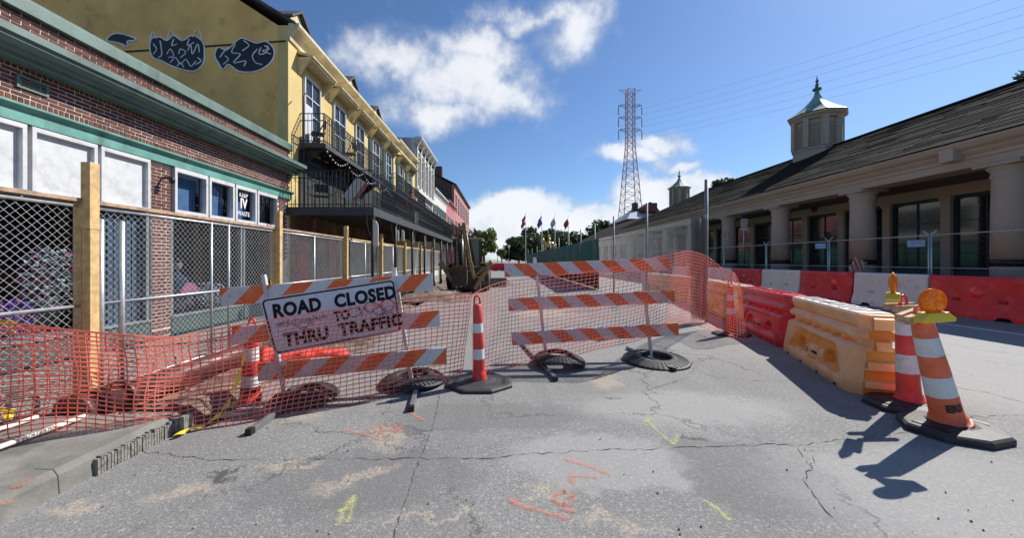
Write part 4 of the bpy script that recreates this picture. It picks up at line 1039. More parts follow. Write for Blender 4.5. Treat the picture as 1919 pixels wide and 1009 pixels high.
cols2 = [(G(553, 427), P(556, 326, 4.95)), (G(580, 418), P(585, 314, 5.3)), (P(613, 411, 5.6), P(616, 310, 5.62)), (P(660, 403, 5.66), P(665, 304, 5.68)), (P(700, 392, 5.72), P(712, 298, 5.74)), (P(742, 383, 5.78), P(757, 287, 5.8)),
         (P(780, 370, 5.95), P(790, 280, 6.0)), (P(803, 362, 7.2), P(808, 277, 7.3)), (P(822, 366, 8.5), P(828, 283, 8.6)), (G(840, 373), P(845, 296, 8.1)), (G(856, 379), P(860, 303, 7.5)), (G(874, 383), P(868, 318, 7.3))]
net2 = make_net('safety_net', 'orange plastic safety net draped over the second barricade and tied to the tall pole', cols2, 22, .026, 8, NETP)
cols3 = [C(-120, 500, 372, z=.17), C(0, 476, 366, z=.17), C(90, 465, 371, z=.17), C(160, 456, 376, z=.05), C(230, 447, 377, z=-.05), C(300, 436, 366, z=-.05)]
make_net('safety_net', 'second layer of orange safety net doubled behind the first beside the lumber post', cols3, 16, .03, 21, None, .095)
# yellow tape hanging from the left cone down to the kerb
tpn = thing('caution_tape', 'long twisted yellow caution tape trailing from the left cone to the kerb', 'tape', P(287, 400, 3.7))
org = P(287, 400, 3.7); mb = MB(); pts = [P(287, 398, 3.72), P(280, 425, 3.65), P(268, 455, 3.6), P(258, 468, 3.55), P(240, 482, 3.5), P(222, 492, 3.42), P(205, 500, 3.30)]
vs = []; fine_ = []
for a_, b_ in zip(pts[:-1], pts[1:]):
    for k in range(6): fine_.append(a_.lerp(b_, k/6))
fine_.append(pts[-1])
for i, p in enumerate(fine_):
    an = i*.45; wv_ = Vector((math.cos(an), .3*math.sin(an), math.sin(an)*.6))*.024; p = Vector((p.x, p.y, max(p.z, .035))); vs += [p+wv_-org, p-wv_-org]
mb.add(vs, [(2*i, 2*i+1, 2*i+3, 2*i+2) for i in range(len(fine_)-1)]); mb.build('tape', YELLOW, tpn)
t3 = thing('caution_tape', 'yellow tape knot hanging at the far left edge behind the net', 'tape', P(8, 366, 3.6)); org = P(8, 366, 3.6)
mb = MB(); mb.prism([P(-14, 357, 3.6)-org, P(20, 358, 3.6)-org, P(19, 362, 3.6)-org, P(-14, 363, 3.6)-org], (0, .01, 0)); mb.prism([P(5, 362, 3.6)-org, P(12, 361, 3.6)-org, P(18, 370, 3.6)-org, P(11, 373, 3.6)-org], (0, .01, 0)); mb.build('tape', YELLOW, t3)
t3 = thing('caution_tape', 'short end of yellow tape lying on the footway at the left edge', 'tape', (-4.35, 3.2, .2))
mb = MB(); mb.prism([(-.5, .0, .12), (-.1, .06, .10), (.02, .02, .0), (.06, .04, .0), (-.02, .12, .06), (-.5, .06, .16)], (0, 0, .006)); mb.build('tape', YELLOW, t3)

# ---------------------------------------------------------------- tall fence on the right with green screen beyond
TX = 5.26
GALV_D = M('dull_galvanised_steel', (.25,.26,.27), .6, .4)
tf = thing('screen_fence', 'tall chain link fence with steel poles, rolled mesh end and green screen farther on', 'fence', (TX, 9.4, 0)); TO = (TX, 9.4, 0)
ypo = [9.5, 13.4, 17.35, 20.9, 24.6, 29, 34, 40, 47, 55, 64, 74]
for i, y in enumerate(ypo):
    a = MB(); a.tube([(TX, y, 0), (TX, y, 3.68)], .045 if i == 0 else .04, 10); part(a, 'steel_pole', GALV_D, tf, 0, TO)
for i in range(4):
    a = MB(); y1 = ypo[i+1] if i < 3 else 19.75+1.1
    mesh_panel(a, (TX, ypo[i]+(.05), 0), (TX, y1, 0), .05, 2.78, .090, .0015)
    if ypo[i] < 20: part(a, 'wire_mesh', WIRE, tf, 0, TO)
a = MB(); rr = random.Random(3); prev = None                        # rolled end of the mesh
for k in range(40):
    an = k*.52; r_ = .055+.0042*k; q = Vector((TX-.25+r_*math.cos(an), 9.40+r_*math.sin(an), 0))
    if prev is not None:
        for sg_ in (1, -1):
            for h in range(52):
                z0 = .15+h*.05; z1 = z0+(q-prev).length*sg_; a.tube([prev+Vector((0,0,z0)), q+Vector((0,0,z1))], .0035, 3, cap=False, smooth=False)
    prev = q
part(a, 'mesh_roll', M('dark_wire', (.17,.18,.19), .5, .4), tf, 0, TO)
GREEN = M('green_screen_fabric', (.008,.10,.068), .75, var=.25, scale=1.5, streak=True, dirt=(.02,.09,.07))
a = MB(); y = 19.8; i = 0
vs = []; ycs = []
while y < 78: ycs.append(y); y += .5
for y in ycs: w_ = .03*math.sin(y*2.1)+.02*math.sin(y*5); vs += [(TX+w_, y, .05), (TX+w_*1.5, y, 2.79)]
a.add(vs, [(2*i, 2*i+2, 2*i+3, 2*i+1) for i in range(len(ycs)-1)], 0, True)
a.v += []; part(a, 'screen_fabric', GREEN, tf, 0, TO).modifiers.new('thick', 'SOLIDIFY').thickness = .01
# ---------------------------------------------------------------- townhouses on the left
YEL = M('yellow_stucco', (.62,.47,.19), .85, var=.08, scale=1.2, bump=.2, bscale=25, dirt=(.40,.31,.16), dlo=.62, dhi=.85, dscale=2.5, streak=True)
YEL_OLD = M('weathered_yellow_wall', (.92,.53,.17), .9, var=.15, scale=1.0, bump=.4, bscale=12, dirt=(.22,.16,.09), dlo=.54, dhi=.80, dscale=1.1, streak=False)
CREAM = M('cream_trim', (.60,.50,.30), .7, dirt=(.3,.24,.14), dlo=.6, dhi=.85, dscale=4)
SLATE = M('roof_slate', (.085,.08,.078), .85, var=.3, scale=5, bump=.3)
WHITEH = M('white_stucco', (.62,.60,.54), .8, var=.08, dirt=(.35,.34,.3), dlo=.55, dhi=.85, dscale=1.5, streak=True)
GREYW = M('grey_side_wall', (.42,.41,.38), .85, var=.12, dirt=(.22,.21,.19), dlo=.5, dhi=.8, dscale=.9, streak=True)
PINK = M('pink_stucco', (.46,.16,.17), .8, var=.12, dirt=(.32,.14,.14), dlo=.5, dhi=.8)
PINKB = M('pink_brick', (.48,.20,.17), .85, var=.2, scale=6, bump=.3, dirt=(.35,.15,.12), dlo=.5, dhi=.8)
DBRICK = M('dark_brick_gable', (.10,.065,.055), .9, var=.3, scale=4, bump=.4)
SHUT = M('green_shutter', (.025,.06,.05), .6, var=.2)
BOARD = M('shop_boarding', (.16,.085,.05), .8, var=.4, scale=1.5, dirt=(.05,.03,.03), dlo=.4, dhi=.65, dscale=.8)
DGLASS = M('dark_glass', (.02,.025,.03), .08, bump=0, spec=.8)
XF = -6.3
def window_unit(parent, off, y0, y1, z0, z1, xf, shutters=None, trim=None, mull=2, rows_=3, canopy=False, light_door=False):
    dx = off[0]
    f = MB(); x = xf; w_ = .06
    f.box(x+.001, x+.075, y0, y0+w_, z0, z1); f.box(x+.001, x+.075, y1-w_, y1, z0, z1); f.box(x+.001, x+.075, y0, y1, z1, z1+.07); 
    for k in range(1, rows_): zz_ = z0+(z1-z0)*k/rows_; f.box(x+.012, x+.045, y0+w_, y1-w_, zz_-.018, zz_+.018)
    for k in range(1, mull): yy = y0+(y1-y0)*k/mull; f.box(x+.012, x+.04, yy-.018, yy+.018, z0, z1)
    fr = part(f, 'window', trim or WHITE_PAINT, parent, 0, off)
    q = MB(); q.box(x+.002, x+.011, y0+w_, y1-w_, z0, z1-.0); part(q, 'pane', DGLASS, fr, 0, (0,0,0) if False else off)
    if light_door:
        q = MB(); q.box(x+.02, x+.05, y0+w_+.02, (y0+y1)/2-.02, z0, z0+(z1-z0)*.62); part(q, 'door_leaf', WHITE_PAINT, fr, 0, off)
    if shutters:
        for a, b in ((y0-.42, y0-.02), (y1+.02, y1+.42)):
            q = MB(); q.box(x+.015, x+.05, a, b, z0, z1)
            for k in range(14): q.box(x+.05, x+.065, a+.04, b-.04, z0+.05+(z1-z0-.1)*k/14, z0+.05+(z1-z0-.1)*(k+.6)/14)
            part(q, 'shutter', shutters, parent, 0, off)
    if canopy:
        q = MB(); q.prism([(x, y0-.32, z1+.55), (x+.48, y0-.32, z1+.42), (x+.50, y0-.32, z1+.48), (x, y0-.32, z1+.63)], (0, y1-y0+.64, 0))
        q.box(x, x+.42, y0-.30, y0-.24, z1+.36, z1+.44); q.box(x, x+.42, y1+.24, y1+.30, z1+.36, z1+.44)
        q.prism([(x, y0-.3, z1-.05), (x+.06, y0-.3, z1-.05), (x+.40, y0-.3, z1+.36), (x, y0-.3, z1+.36)], (0, .07, 0)); q.prism([(x, y1+.23, z1-.05), (x+.06, y1+.23, z1-.05), (x+.40, y1+.23, z1+.36), (x, y1+.23, z1+.36)], (0, .07, 0))
        q.box(x+.0, x+.44, y0-.24, y1+.24, z1+.37, z1+.42)
        part(q, 'door_canopy', CREAM, parent, .004, off)
    return fr
def townhouse(name, label, y0, y1, z, wall, side, roof_h=3.2, roof=SLATE, cornice=CREAM, depth=11, x=XF, eave=.32, rear=None):
    t_ = thing(name, label, 'building', (x, y0, 0)); off = (x, y0, 0)
    a = MB(); a.box(x-.3, x, y0, y1, 0, z); part(a, 'facade_wall', wall, t_, 0, off)
    a = MB(); xr = x-depth/2
    if roof_h: a.prism([(x-.301, y0+.001, 0), (x-.301, y0+.001, z), (xr, y0+.001, z+roof_h), (x-depth, y0+.001, z), (x-depth, y0+.001, 0)], (0, .3, 0))
    else: a.box(x-depth, x-.301, y0+.001, y0+.3, 0, z)
    part(a, 'side_wall', side, t_, 0, off)
    a = MB(); a.box(x-depth, x-.301, y1-.3, y1-.002, 0, z); a.box(x-depth, x-depth+.3, y0+.31, y1-.31, 0, z); part(a, 'rear_wall', side, t_, 0, off)
    if roof_h:
        a = MB(); e = .22; sl = roof_h/(depth/2-.3)
        a.prism([(x+e, y0-.02, z+.02-.0), (x+e, y0-.02, z+.10), (xr, y0-.02, z+roof_h+.22), (x-depth-e, y0-.02, z+.1), (x-depth-e, y0-.02, z+.02), (xr, y0-.02, z+roof_h+.08)], (0, y1-y0+.02, 0))
        part(a, 'roof', roof, t_, 0, off)
    else:
        a = MB(); a.box(x-depth+.3, x-.31, y0+.31, y1-.31, z-.5, z-.4); part(a, 'roof', roof, t_, 0, off)
    a = MB(); a.prism([(xx, y0, zz_) for xx, zz_ in [(x+.001, z-.42), (x+.05, z-.42), (x+.06, z-.30), (x+.14, z-.16), (x+eave-.06, z-.10), (x+eave, z-.02), (x+eave, z+.07), (x+.001, z+.07)]], (0, y1-y0, 0))
    part(a, 'cornice', cornice, t_, 0, off)
    return t_, off
yh, yo = townhouse('yellow_townhouse', 'yellow galleried townhouse with weathered graffitied side wall next to the brick shop', 10.9, 21.8, 8.55, YEL, YEL_OLD, 3.4, cornice=CREAM)
ys1 = [(11.7, 12.75), (13.75, 14.8), (15.8, 16.8), (17.85, 18.85), (19.9, 20.9)]
for i, (a, b) in enumerate(ys1):
    window_unit(yh, yo, a, b, 5.28, 7.45, XF, SHUT if i > 2 else None, WHITE_PAINT, 2, 4, True, i == 0)
    window_unit(yh, yo, a, b, 3.25, 4.75, XF, None, SHUT, 2, 3, False, False)
def dormer(parent, off, y, x0=-7.15, z=9.0):
    a = MB(); a.prism([(x0, y-.5, z-.4), (x0, y+.5, z-.4), (x0, y+.5, z+.85), (x0, y, z+1.25), (x0, y-.5, z+.85)], (-1.6, 0, 0)); d = part(a, 'dormer', CREAM, parent, 0, off)
    a = MB(); a.prism([(x0+.14, y-.62, z+.80), (x0+.14, y, z+1.30), (x0+.14, y+.62, z+.80), (x0+.14, y+.62, z+.88), (x0+.14, y, z+1.40), (x0+.14, y-.62, z+.88)], (-1.8, 0, 0)); part(a, 'dormer_roof', SLATE, d, 0, off)
    a = MB(); a.box(x0+.005, x0+.02, y-.32, y+.32, z-.1, z+.8); part(a, 'dormer_window', DGLASS, d, 0, off)
for y in (13.0, 17.6, 21.0): dormer(yh, yo, y)
a = MB(); a.box(-8.2, -7.4, 21.3, 21.9, 9.3, 10.55); part(a, 'chimney', DBRICK, yh, 0, yo)
# ground storey boarding behind the fence
a = MB(); 
for k in range(7): a.box(XF+.005, XF+.05, 11.0+k*1.53, 11.0+k*1.53+1.40, .2, 3.0)
part(a, 'boarding', BOARD, yh, 0, yo)
for q_ in ((11.2, 12.0, 1.0, 2.2), (13.3, 13.9, .3, 2.4)): a = MB(); a.box(XF+.055, XF+.08, *q_); part(a, 'red_boarding', M('red_door_paint', (.30,.02,.02), .6), yh, 0, yo)
a = MB(); a.box(XF+.06, XF+.1, 14.3, 17, .3, 2.4); a.box(XF+.06, XF+.1, 17.3, 21.4, .3, 2.5); part(a, 'shop_shutter', M('pale_grey_boarding', (.20,.19,.19), .8, var=.2), yh, 0, yo)
# graffiti on the side wall: black bubble shapes with white outline
GY = 10.895
def wallpt(u, v): return P(u, v, GY)
gt = MB(); gw_ = MB()
def bubble(pts, mb_in, mb_out, grow=1.0):
    n = len(pts); P3 = []
    for i in range(n):
        for k in range(4):
            t_ = k/4; q = [pts[(i+d) % n] for d in (-1, 0, 1, 2)]
            P3.append(tuple(.5*((2*q[1][c])+(q[2][c]-q[0][c])*t_+(2*q[0][c]-5*q[1][c]+4*q[2][c]-q[3][c])*t_*t_+(3*q[1][c]-q[0][c]-3*q[2][c]+q[3][c])*t_**3) for c in (0, 1)))
    cx = sum(p[0] for p in P3)/len(P3); cy = sum(p[1] for p in P3)/len(P3)
    mb_in.prism([wallpt(*p)-Vector((0,.004,0)) for p in P3], (0, .003, 0))
    mb_out.tube([wallpt(*p)-Vector((0,.006,0)) for p in P3+[P3[0]]], .022, 5, cap=False)
def curvy(st):
    o = []
    for i in range(len(st)-1):
        q = [st[max(0, i-1)], st[i], st[i+1], st[min(len(st)-1, i+2)]]
        for k in range(5):
            t_ = k/5; o.append(tuple(.5*((2*q[1][c])+(q[2][c]-q[0][c])*t_+(2*q[0][c]-5*q[1][c]+4*q[2][c]-q[3][c])*t_*t_+(3*q[1][c]-q[0][c]-3*q[2][c]+q[3][c])*t_**3) for c in (0, 1)))
    return o+[st[-1]]
bubble([(252,47),(256,38),(266,41),(276,32),(284,27),(300,33),(312,31),(321,40),(320,52),(310,62),(296,67),(280,66),(268,58),(262,64),(256,56)], gt, gw_); part(gt, 'graffiti', BLACK_PAINT, yh, 0, yo); gt = MB()
bubble([(176,40),(178,28),(188,26),(196,30),(204,24),(214,30),(226,24),(238,32),(240,46),(238,58),(228,66),(214,64),(202,60),(190,54),(180,50)], gt, gw_); part(gt, 'graffiti', BLACK_PAINT, yh, 0, yo); gt = MB()
bubble([(126,30),(132,23),(142,22),(158,27),(158,30),(150,31),(150,37),(140,33)], gt, gw_)
for st in ([(276,34),(272,44),(282,46),(274,56),(288,54),(286,60)], [(264,48),(268,52),(262,58)], [(302,40),(296,48),(300,56),(308,58)], [(306,38),(304,46),(312,44),(314,36)], [(188,30),(190,46),(186,50)],
           [(196,46),(200,40),(204,48),(198,50)], [(210,46),(212,40),(218,44),(212,50)], [(220,42),(224,36),(226,46),(232,34),(234,44)], [(200,56),(206,50),(212,58),(218,52),(224,60),(230,54)], [(180,34),(184,40),(180,46)], [(204,28),(202,36),(208,34)], [(222,28),(220,36),(228,32)], [(232,50),(236,54),(230,58)], [(208,60),(212,56),(216,62)], [(176,30),(179,20),(184,28)], [(196,30),(200,18),(206,26)], [(226,26),(232,17),(238,30)], [(268,38),(262,44),(258,50)], [(310,36),(316,40),(308,42),(318,46)], [(286,30),(292,36),(284,42)]):
    gw_.tube([wallpt(*p)-Vector((0,.008,0)) for p in curvy(st)], .016, 5, cap=False)
part(gt, 'graffiti', BLACK_PAINT, yh, 0, yo); part(gw_, 'graffiti_outline', M('white_spray_paint', (.85,.87,.90), .8, bump=0), yh, 0, yo)
a = MB(); a.prism([wallpt(118,44)-Vector((0,.01,0)), wallpt(335,29.5)-Vector((0,.01,0)), wallpt(335,31.5)-Vector((0,.01,0)), wallpt(118,46)-Vector((0,.01,0))], (0,.008,0)); part(a, 'wall_seam', M('dark_seam', (.05,.045,.03), .9), yh, 0, yo)

# galleries
def balcony(name, y0, y1, xo, zf, zr, parent, off, xi=XF, bal=.12, roofed=False, fascia=.22, posts_y=(), zbase=0.15, ornate=True, end=True):
    a = MB(); a.box(xi, xo, y0, y1, zf-.05, zf); 
    for k in range(int((y1-y0)/.6)): a.box(xi, xo-.03, y0+.1+k*.6, y0+.17+k*.6, zf-.17, zf-.052)
    part(a, 'gallery_floor', M('dark_planks', (.05,.045,.04), .8), parent, 0, off)
    a = MB(); a.box(xo-.01, xo+.04, y0, y1, zf-fascia, zf+.02); a.box(xi, xo-.012, y0-.04, y0-.001, zf-fascia, zf+.02); part(a, 'gallery_fascia', M('gallery_fascia_paint', (.05,.055,.06), .6, dirt=(.03,.03,.03)), parent, 0, off)
    a = MB()
    for z in (zf+.10, zr-.22, zr): a.bar((xo, y0, z), (xo, y1, z), .03, .022); a.bar((xi, y0, z), (xo, y0, z), .03, .022)
    n = int((y1-y0)/bal)
    for k in range(n+1):
        y = y0+k*bal; a.bar((xo, y, zf), (xo, y, zr), .02, .02, (0,1,0))
        if ornate and k % 2 == 0 and y < 24:
            a.tube([(xo, y+.06+.05*math.cos(q*PI/4), zf+.45+.09*math.sin(q*PI/4)) for q in range(9)], .006, 4, cap=False); a.bar((xo, y, zr-.2), (xo, y+bal, zr-.02), .008); a.bar((xo, y+bal, zr-.2), (xo, y, zr-.02), .008)
    for k in range(int((xo-xi)/bal)+1): a.bar((xi+k*bal, y0, zf), (xi+k*bal, y0, zr), .014, .014, (0,1,0))
    part(a, 'railing', IRON, parent, 0, off)
    for y in posts_y:
        b = MB(); b.tube([(xo-.03, y, zbase), (xo-.03, y, zf-.03)], .045, 8); b.box(xo-.10, xo+.04, y-.07, y+.07, zbase, zbase+.3); b.box(xo-.10, xo+.03, y-.08, y+.08, zf-fascia-.1, zf-fascia)
        for sg_ in (-1, 1): b.tube([(xo-.03, y+sg_*(.05+.45*math.sin(q*PI/12)), zf-fascia-.62+.6*(1-math.cos(q*PI/12))) for q in range(7)], .018, 5)
        part(b, 'gallery_post', IRON, parent, 0, off)
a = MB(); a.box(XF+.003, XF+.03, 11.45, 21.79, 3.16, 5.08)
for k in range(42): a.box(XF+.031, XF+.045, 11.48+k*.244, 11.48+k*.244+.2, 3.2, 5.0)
part(a, 'gallery_shade_boarding', M('shade_boarding', (.035,.032,.03), .8, var=.4), yh, 0, yo)  # near-black panels stand for the deep gallery shade and its dark shutters
balcony('gallery', 10.85, 28.2, -3.8, 3.15, 4.25, yh, yo, posts_y=[10.95, 13.3, 15.8, 18.3, 20.8, 23.3, 25.8, 28.1])
balcony('upper_balcony', 11.55, 17.1, -5.55, 5.25, 6.2, yh, yo, fascia=.12, ornate=True)
for y in (11.65, 13.3, 15.2, 16.9): a = MB(); a.prism([(XF, y, 5.1), (-5.6, y, 5.1), (XF, y, 4.6)], (0, .04, 0)); part(a, 'balcony_bracket', IRON, yh, 0, yo)
a = MB(); a.tube([(XF+.35, 11.1, 3.2), (XF+.35, 11.1, 6.55), (XF+.35, 11.3, 6.75)], .02, 6); part(a, 'iron_bracket_pipe', IRON, yh, 0, yo)
balcony('upper_balcony', 19.5, 26.9, -5.55, 5.25, 6.2, yh, yo, fascia=.12, ornate=False)
# string lights under the upper balcony
ft = thing('string_lights', 'string of small white bulbs sagging under the narrow upper balcony', 'lights', (-5.5, 11.6, 5.05)); a = MB(); b = MB(); prev = None
for s_ in range(5):
    y0_, y1_ = 11.6+s_*1.5, 13.1+s_*1.5
    for k in range(9):
        f = k/8; p = Vector((.02, y0_+(y1_-y0_)*f-11.6, -.22*math.sin(PI*f)))
        if prev is not None: a.bar(prev, p, .008)
        prev = p; b.lathe([(.005, -.06), (.022, -.04), (.022, -.02), (.008, 0)], 6, Matrix.Translation(p))
a.build('cable', IRON, ft); b.build('bulbs', M('bulb_glass', (.85,.84,.78), .3), ft)
# things on the galleries
def chair(name, label, x, y, z, rz, group='folding chairs on the galleries'):
    t_ = thing(name, label, 'chair', (x, y, z), rz, group)
    a = MB(); a.box(-.21, .21, -.2, .2, .43, .455); a.build('seat', IRON, t_, bevel=.01)
    a = MB(); a.box(-.21, .21, .18, .21, .60, .86); a.build('backrest', IRON, t_, bevel=.01)
    for sx_ in (-.2, .2):
        for s_ in (-1, 1):
            a = MB(); a.bar((sx_, s_*.22, 0), (sx_, -s_*.16 if s_ > 0 else .2, .45 if s_ > 0 else .86), .022); a.build('leg', IRON, t_)
    return t_
chair('folding_chair', 'black folding chair at the near end of the upper balcony', -5.95, 11.95, 5.25, -1.0)
chair('folding_chair', 'black folding chair farther along the upper balcony', -5.85, 14.2, 5.25, -1.6)
chair('folding_chair', 'black folding chair in the near corner of the lower gallery', -5.6, 11.5, 3.15, .5)
t_ = thing('leaning_board', 'tilted white board leaning on the lower gallery railing', 'board', (-4.4, 11.0, 3.3)); a = MB(); M3 = Matrix.Rotation(.62, 4, 'Y'); a.obox((0,0,.42), M3.to_3x3() @ Vector((.15,0,0)), (0,.015,0), M3.to_3x3() @ Vector((0,0,.36))); a.build('board', WHITE_PAINT, t_, bevel=.004)
a = MB(); a.obox((.16,.06,.38), M3.to_3x3() @ Vector((.08,0,0)), (0,.015,0), M3.to_3x3() @ Vector((0,0,.32))); a.build('sign_panel', M('reddish_sign', (.5,.2,.18), .6), t_)
def figure(name, label, x, y, z, rz, top, legs):
    """small standing figure: body one continuous skin"""
    t_ = thing(name, label, 'person', (x, y, z), rz)
    a = MB(); a.lathe([(.09, .84), (.15, .92), (.14, 1.1), (.18, 1.32), (.17, 1.42), (.06, 1.48), (.055, 1.53)], 12, sy=.62); a.build('shirt', top, t_)
    a = MB()
    for s_ in (-1, 1): a.tube([(s_*.09, 0, .0), (s_*.09, 0, .45), (s_*.08, 0, .92)], [.045, .06, .085], 8)
    a.build('trousers', legs, t_)
    a = MB()
    for s_ in (-1, 1): a.tube([(s_*.19, 0, 1.40), (s_*.24, .03, 1.12), (s_*.20, .22, 1.0)], [.05, .042, .032], 8); a.lathe([(.01, -.04), (.035, 0), (.01, .04)], 8, Matrix.Translation((s_*.20, .24, 1.0)))
    a.lathe([(.01, 1.52), (.06, 1.54), (.08, 1.61), (.085, 1.68), (.06, 1.75), (.01, 1.77)], 12); a.build('body', SK, t_)
    a = MB(); a.lathe([(.088, 1.66), (.09, 1.72), (.06, 1.78), (.01, 1.79)], 12); a.build('hair', IRON, t_)
figure('person', 'person in red shirt standing on the lower gallery halfway along', -4.3, 17.6, 3.15, 0, M('red_shirt', (.5,.05,.04), .8), M('grey_trousers', (.08,.08,.09), .8))
# utility boxes on the gallery posts (pale panels hung on posts)
for u, v0, v1, w_, lab in ((440, 241, 271, 6, 'pale curved board strapped to the first gallery post'), (466, 252, 265, 2.4, 'small white box on the second gallery post, left of the pair'), (472, 252, 265, 3.0, 'small white box on the second gallery post, right of the pair')):
    Y = 10.9 if u < 450 else 13.25; p = P(u, (v0+v1)/2, Y); t_ = thing('post_board', lab, 'board', p); h = (v1-v0)/2/F*Y; a = MB(); a.prism([(-w_/2/F*Y, 0, -h), (w_/2/F*Y, 0, -h), (w_/2/F*Y, 0, h*.6), (0, 0, h), (-w_/2/F*Y, 0, h)], (0, .04, 0)); a.build('panel', WHITEH, t_)

y2, o2_ = townhouse('yellow_townhouse', 'narrow yellow house with green shutters beyond the first yellow townhouse', 21.81, 26.8, 8.75, YEL, YEL_OLD, 3.0)
for a, b in [(22.4, 23.3), (24.5, 25.4)]:
    window_unit(y2, o2_, a, b, 5.3, 7.4, XF, SHUT, WHITE_PAINT, 2, 4, True); window_unit(y2, o2_, a, b, 3.25, 4.75, XF, SHUT, WHITE_PAINT, 2, 3)
w1, ow = townhouse('white_townhouse', 'tall cream white townhouse with arched hood moulds and bracketed parapet', 26.82, 33.6, 10.55, WHITEH, GREYW, 0, cornice=WHITEH, eave=.5)
for k in range(5):
    y = 27.3+k*1.3
    window_unit(w1, ow, y, y+.75, 7.3, 9.3, XF, None, WHITE_PAINT, 2, 3); window_unit(w1, ow, y, y+.75, 4.0, 6.2, XF, SHUT if k % 2 else None, WHITE_PAINT, 2, 3)
    a = MB(); a.tube([(XF+.08, y+.375+.5*math.cos(q*PI/8), 9.3+.42*math.sin(q*PI/8)) for q in range(9)], .07, 6); part(a, 'hood_mould', WHITEH, w1, 0, ow)
a = MB()
for k in range(6): a.box(XF, XF+.16, 26.95+k*1.3, 27.13+k*1.3, 6.9, 10.1); a.prism([(XF, 26.95+k*1.3, 9.7), (XF+.42, 26.95+k*1.3, 10.35), (XF, 26.95+k*1.3, 10.35)], (0, .18, 0))
part(a, 'pilaster', WHITEH, w1, 0, ow)
a = MB(); a.box(XF, XF+.3, 26.82, 33.6, 6.6, 6.85); part(a, 'belt_course', WHITEH, w1, 0, ow)
w2, ow2 = townhouse('white_townhouse', 'lower white townhouse beyond the tall one, black iron scroll on its wall', 33.62, 42, 8.2, WHITEH, GREYW, 2.4, cornice=WHITEH)
for k in range(4): window_unit(w2, ow2, 34.3+k*2, 35.3+k*2, 4.6, 6.9, XF, SHUT, WHITE_PAINT, 2, 3)
p1_, op = townhouse('pink_townhouse', 'small deep pink townhouse between the white one and the pink brick block', 42.02, 49, 8.5, PINK, PINK, 2.6, cornice=PINK)
for k in range(3): window_unit(p1_, op, 43+k*2, 44+k*2, 4.6, 6.8, XF, None, WHITE_PAINT, 2, 3)
p2_, op2 = townhouse('pink_brick_building', 'tall pink brick building with dark gable wall at the end of the left row', 49.02, 71, 11.7, PINKB, DBRICK, 3.0, cornice=DBRICK, depth=12)
for k in range(7):
    window_unit(p2_, op2, 50.2+k*3, 51.5+k*3, 8.2, 10.6, XF, None, WHITE_PAINT, 2, 3); window_unit(p2_, op2, 50.2+k*3, 51.5+k*3, 4.6, 7.0, XF, None, WHITE_PAINT, 2, 3)
a = MB(); a.box(-9.0, -8.0, 49.3, 50.2, 12.5, 14.2); part(a, 'chimney', DBRICK, p2_, 0, op2)
balcony('far_gallery', 28.6, 47.5, -3.9, 3.5, 4.55, w2, ow2, posts_y=[28.8, 32, 35.2, 38.4, 41.6, 44.8, 47.3], ornate=False, bal=.2)
balcony('far_gallery', 49.2, 66, -3.7, 4.9, 6.0, p2_, op2, posts_y=[49.4, 53.5, 57.5, 61.5, 65.8], ornate=False, bal=.25)
a = MB(); a.prism([(XF, 48, 5.0), (-3.1, 48, 4.2), (-3.1, 48, 4.28), (XF, 48, 5.08)], (0, 14, 0)); part(a, 'awning', WHITEH, p2_, 0, op2)
l1, ol1 = townhouse('far_house', 'low grey roofed house far down the left side beyond the pink building', 74, 92, 7.5, WHITEH, GREYW, 4.5, roof=M('grey_far_roof', (.25,.26,.22), .8), cornice=GREYW)
for k in range(5): window_unit(l1, ol1, 76+k*3.2, 77.3+k*3.2, 4.2, 6.4, XF, None, WHITE_PAINT, 2, 2)
l2, ol2 = townhouse('far_house', 'dark far house closing the left side of the street', 93, 130, 6, DBRICK, DBRICK, 3.5, cornice=GREYW)
for k in range(6): window_unit(l2, ol2, 95+k*5, 96.5+k*5, 3.5, 5.2, XF, None, WHITE_PAINT, 2, 2)

# ---------------------------------------------------------------- backhoe
CATY = M('machine_tan_yellow', (.33,.23,.09), .55, var=.15, scale=4, dirt=(.12,.08,.05), dlo=.45, dhi=.7, dscale=3)
MUD = M('muddy_steel', (.09,.06,.045), .8, var=.35, scale=8, bump=.4)
bh = thing('backhoe', 'yellow backhoe loader seen from behind with raised boom and stabiliser legs', 'digger', (-1.72, 18.0, 0))
for s_ in (-1, 1):
    a = MB(); T = Matrix.Translation((s_*.86, 1.3, .70)) @ Matrix.Rotation(PI/2, 4, 'Y')
    a.lathe([(.3, -.22), (.62, -.22), (.70, -.16), (.70, .16), (.62, .22), (.3, .22)], 28, T)
    w_ = a.build('wheel', RUBBER, bh); a = MB(); a.lathe([(.05, -.12), (.32, -.23), (.32, .23), (.05, .12)], 20, T); a.build('rim', CATY, w_)
    a = MB(); a.box(*sorted((s_*.62, s_*1.10)), .5, 2.1, 1.42, 1.5); a.build('mudguard', CATY, bh, bevel=.03)
    a = MB(); a.bar((s_*.42, -.15, .22), (s_*1.22, -.22, 1.52), .20, .24, (0,1,0)); a.bar((s_*.30, -.1, .75), (s_*.95, -.2, 1.30), .10, .12, (0,1,0)); l_ = a.build('stabiliser_arm', CATY, bh, bevel=.01)
    a = MB(); a.obox((s_*1.20, -.24, 1.48), (.05*s_,0,.04), (0,.18,0), (.07*-s_,0,.12)); a.build('stabiliser_pad', CATY, l_, bevel=.01)
a = MB(); a.box(-.85, .85, .35, 3.6, .35, 1.3); a.box(-.7, .7, -.1, .34, .2, .8); a.box(-.45, .45, 2.3, 4.3, 1.3, 1.75); a.build('chassis', MUD, bh, bevel=.03)
a = MB()
for x in (-.62, .62):
    for y in (.55, 2.0): a.box(x-.04, x+.04, y-.04, y+.04, 1.3, 2.62)
a.build('cab_post', IRON, bh)
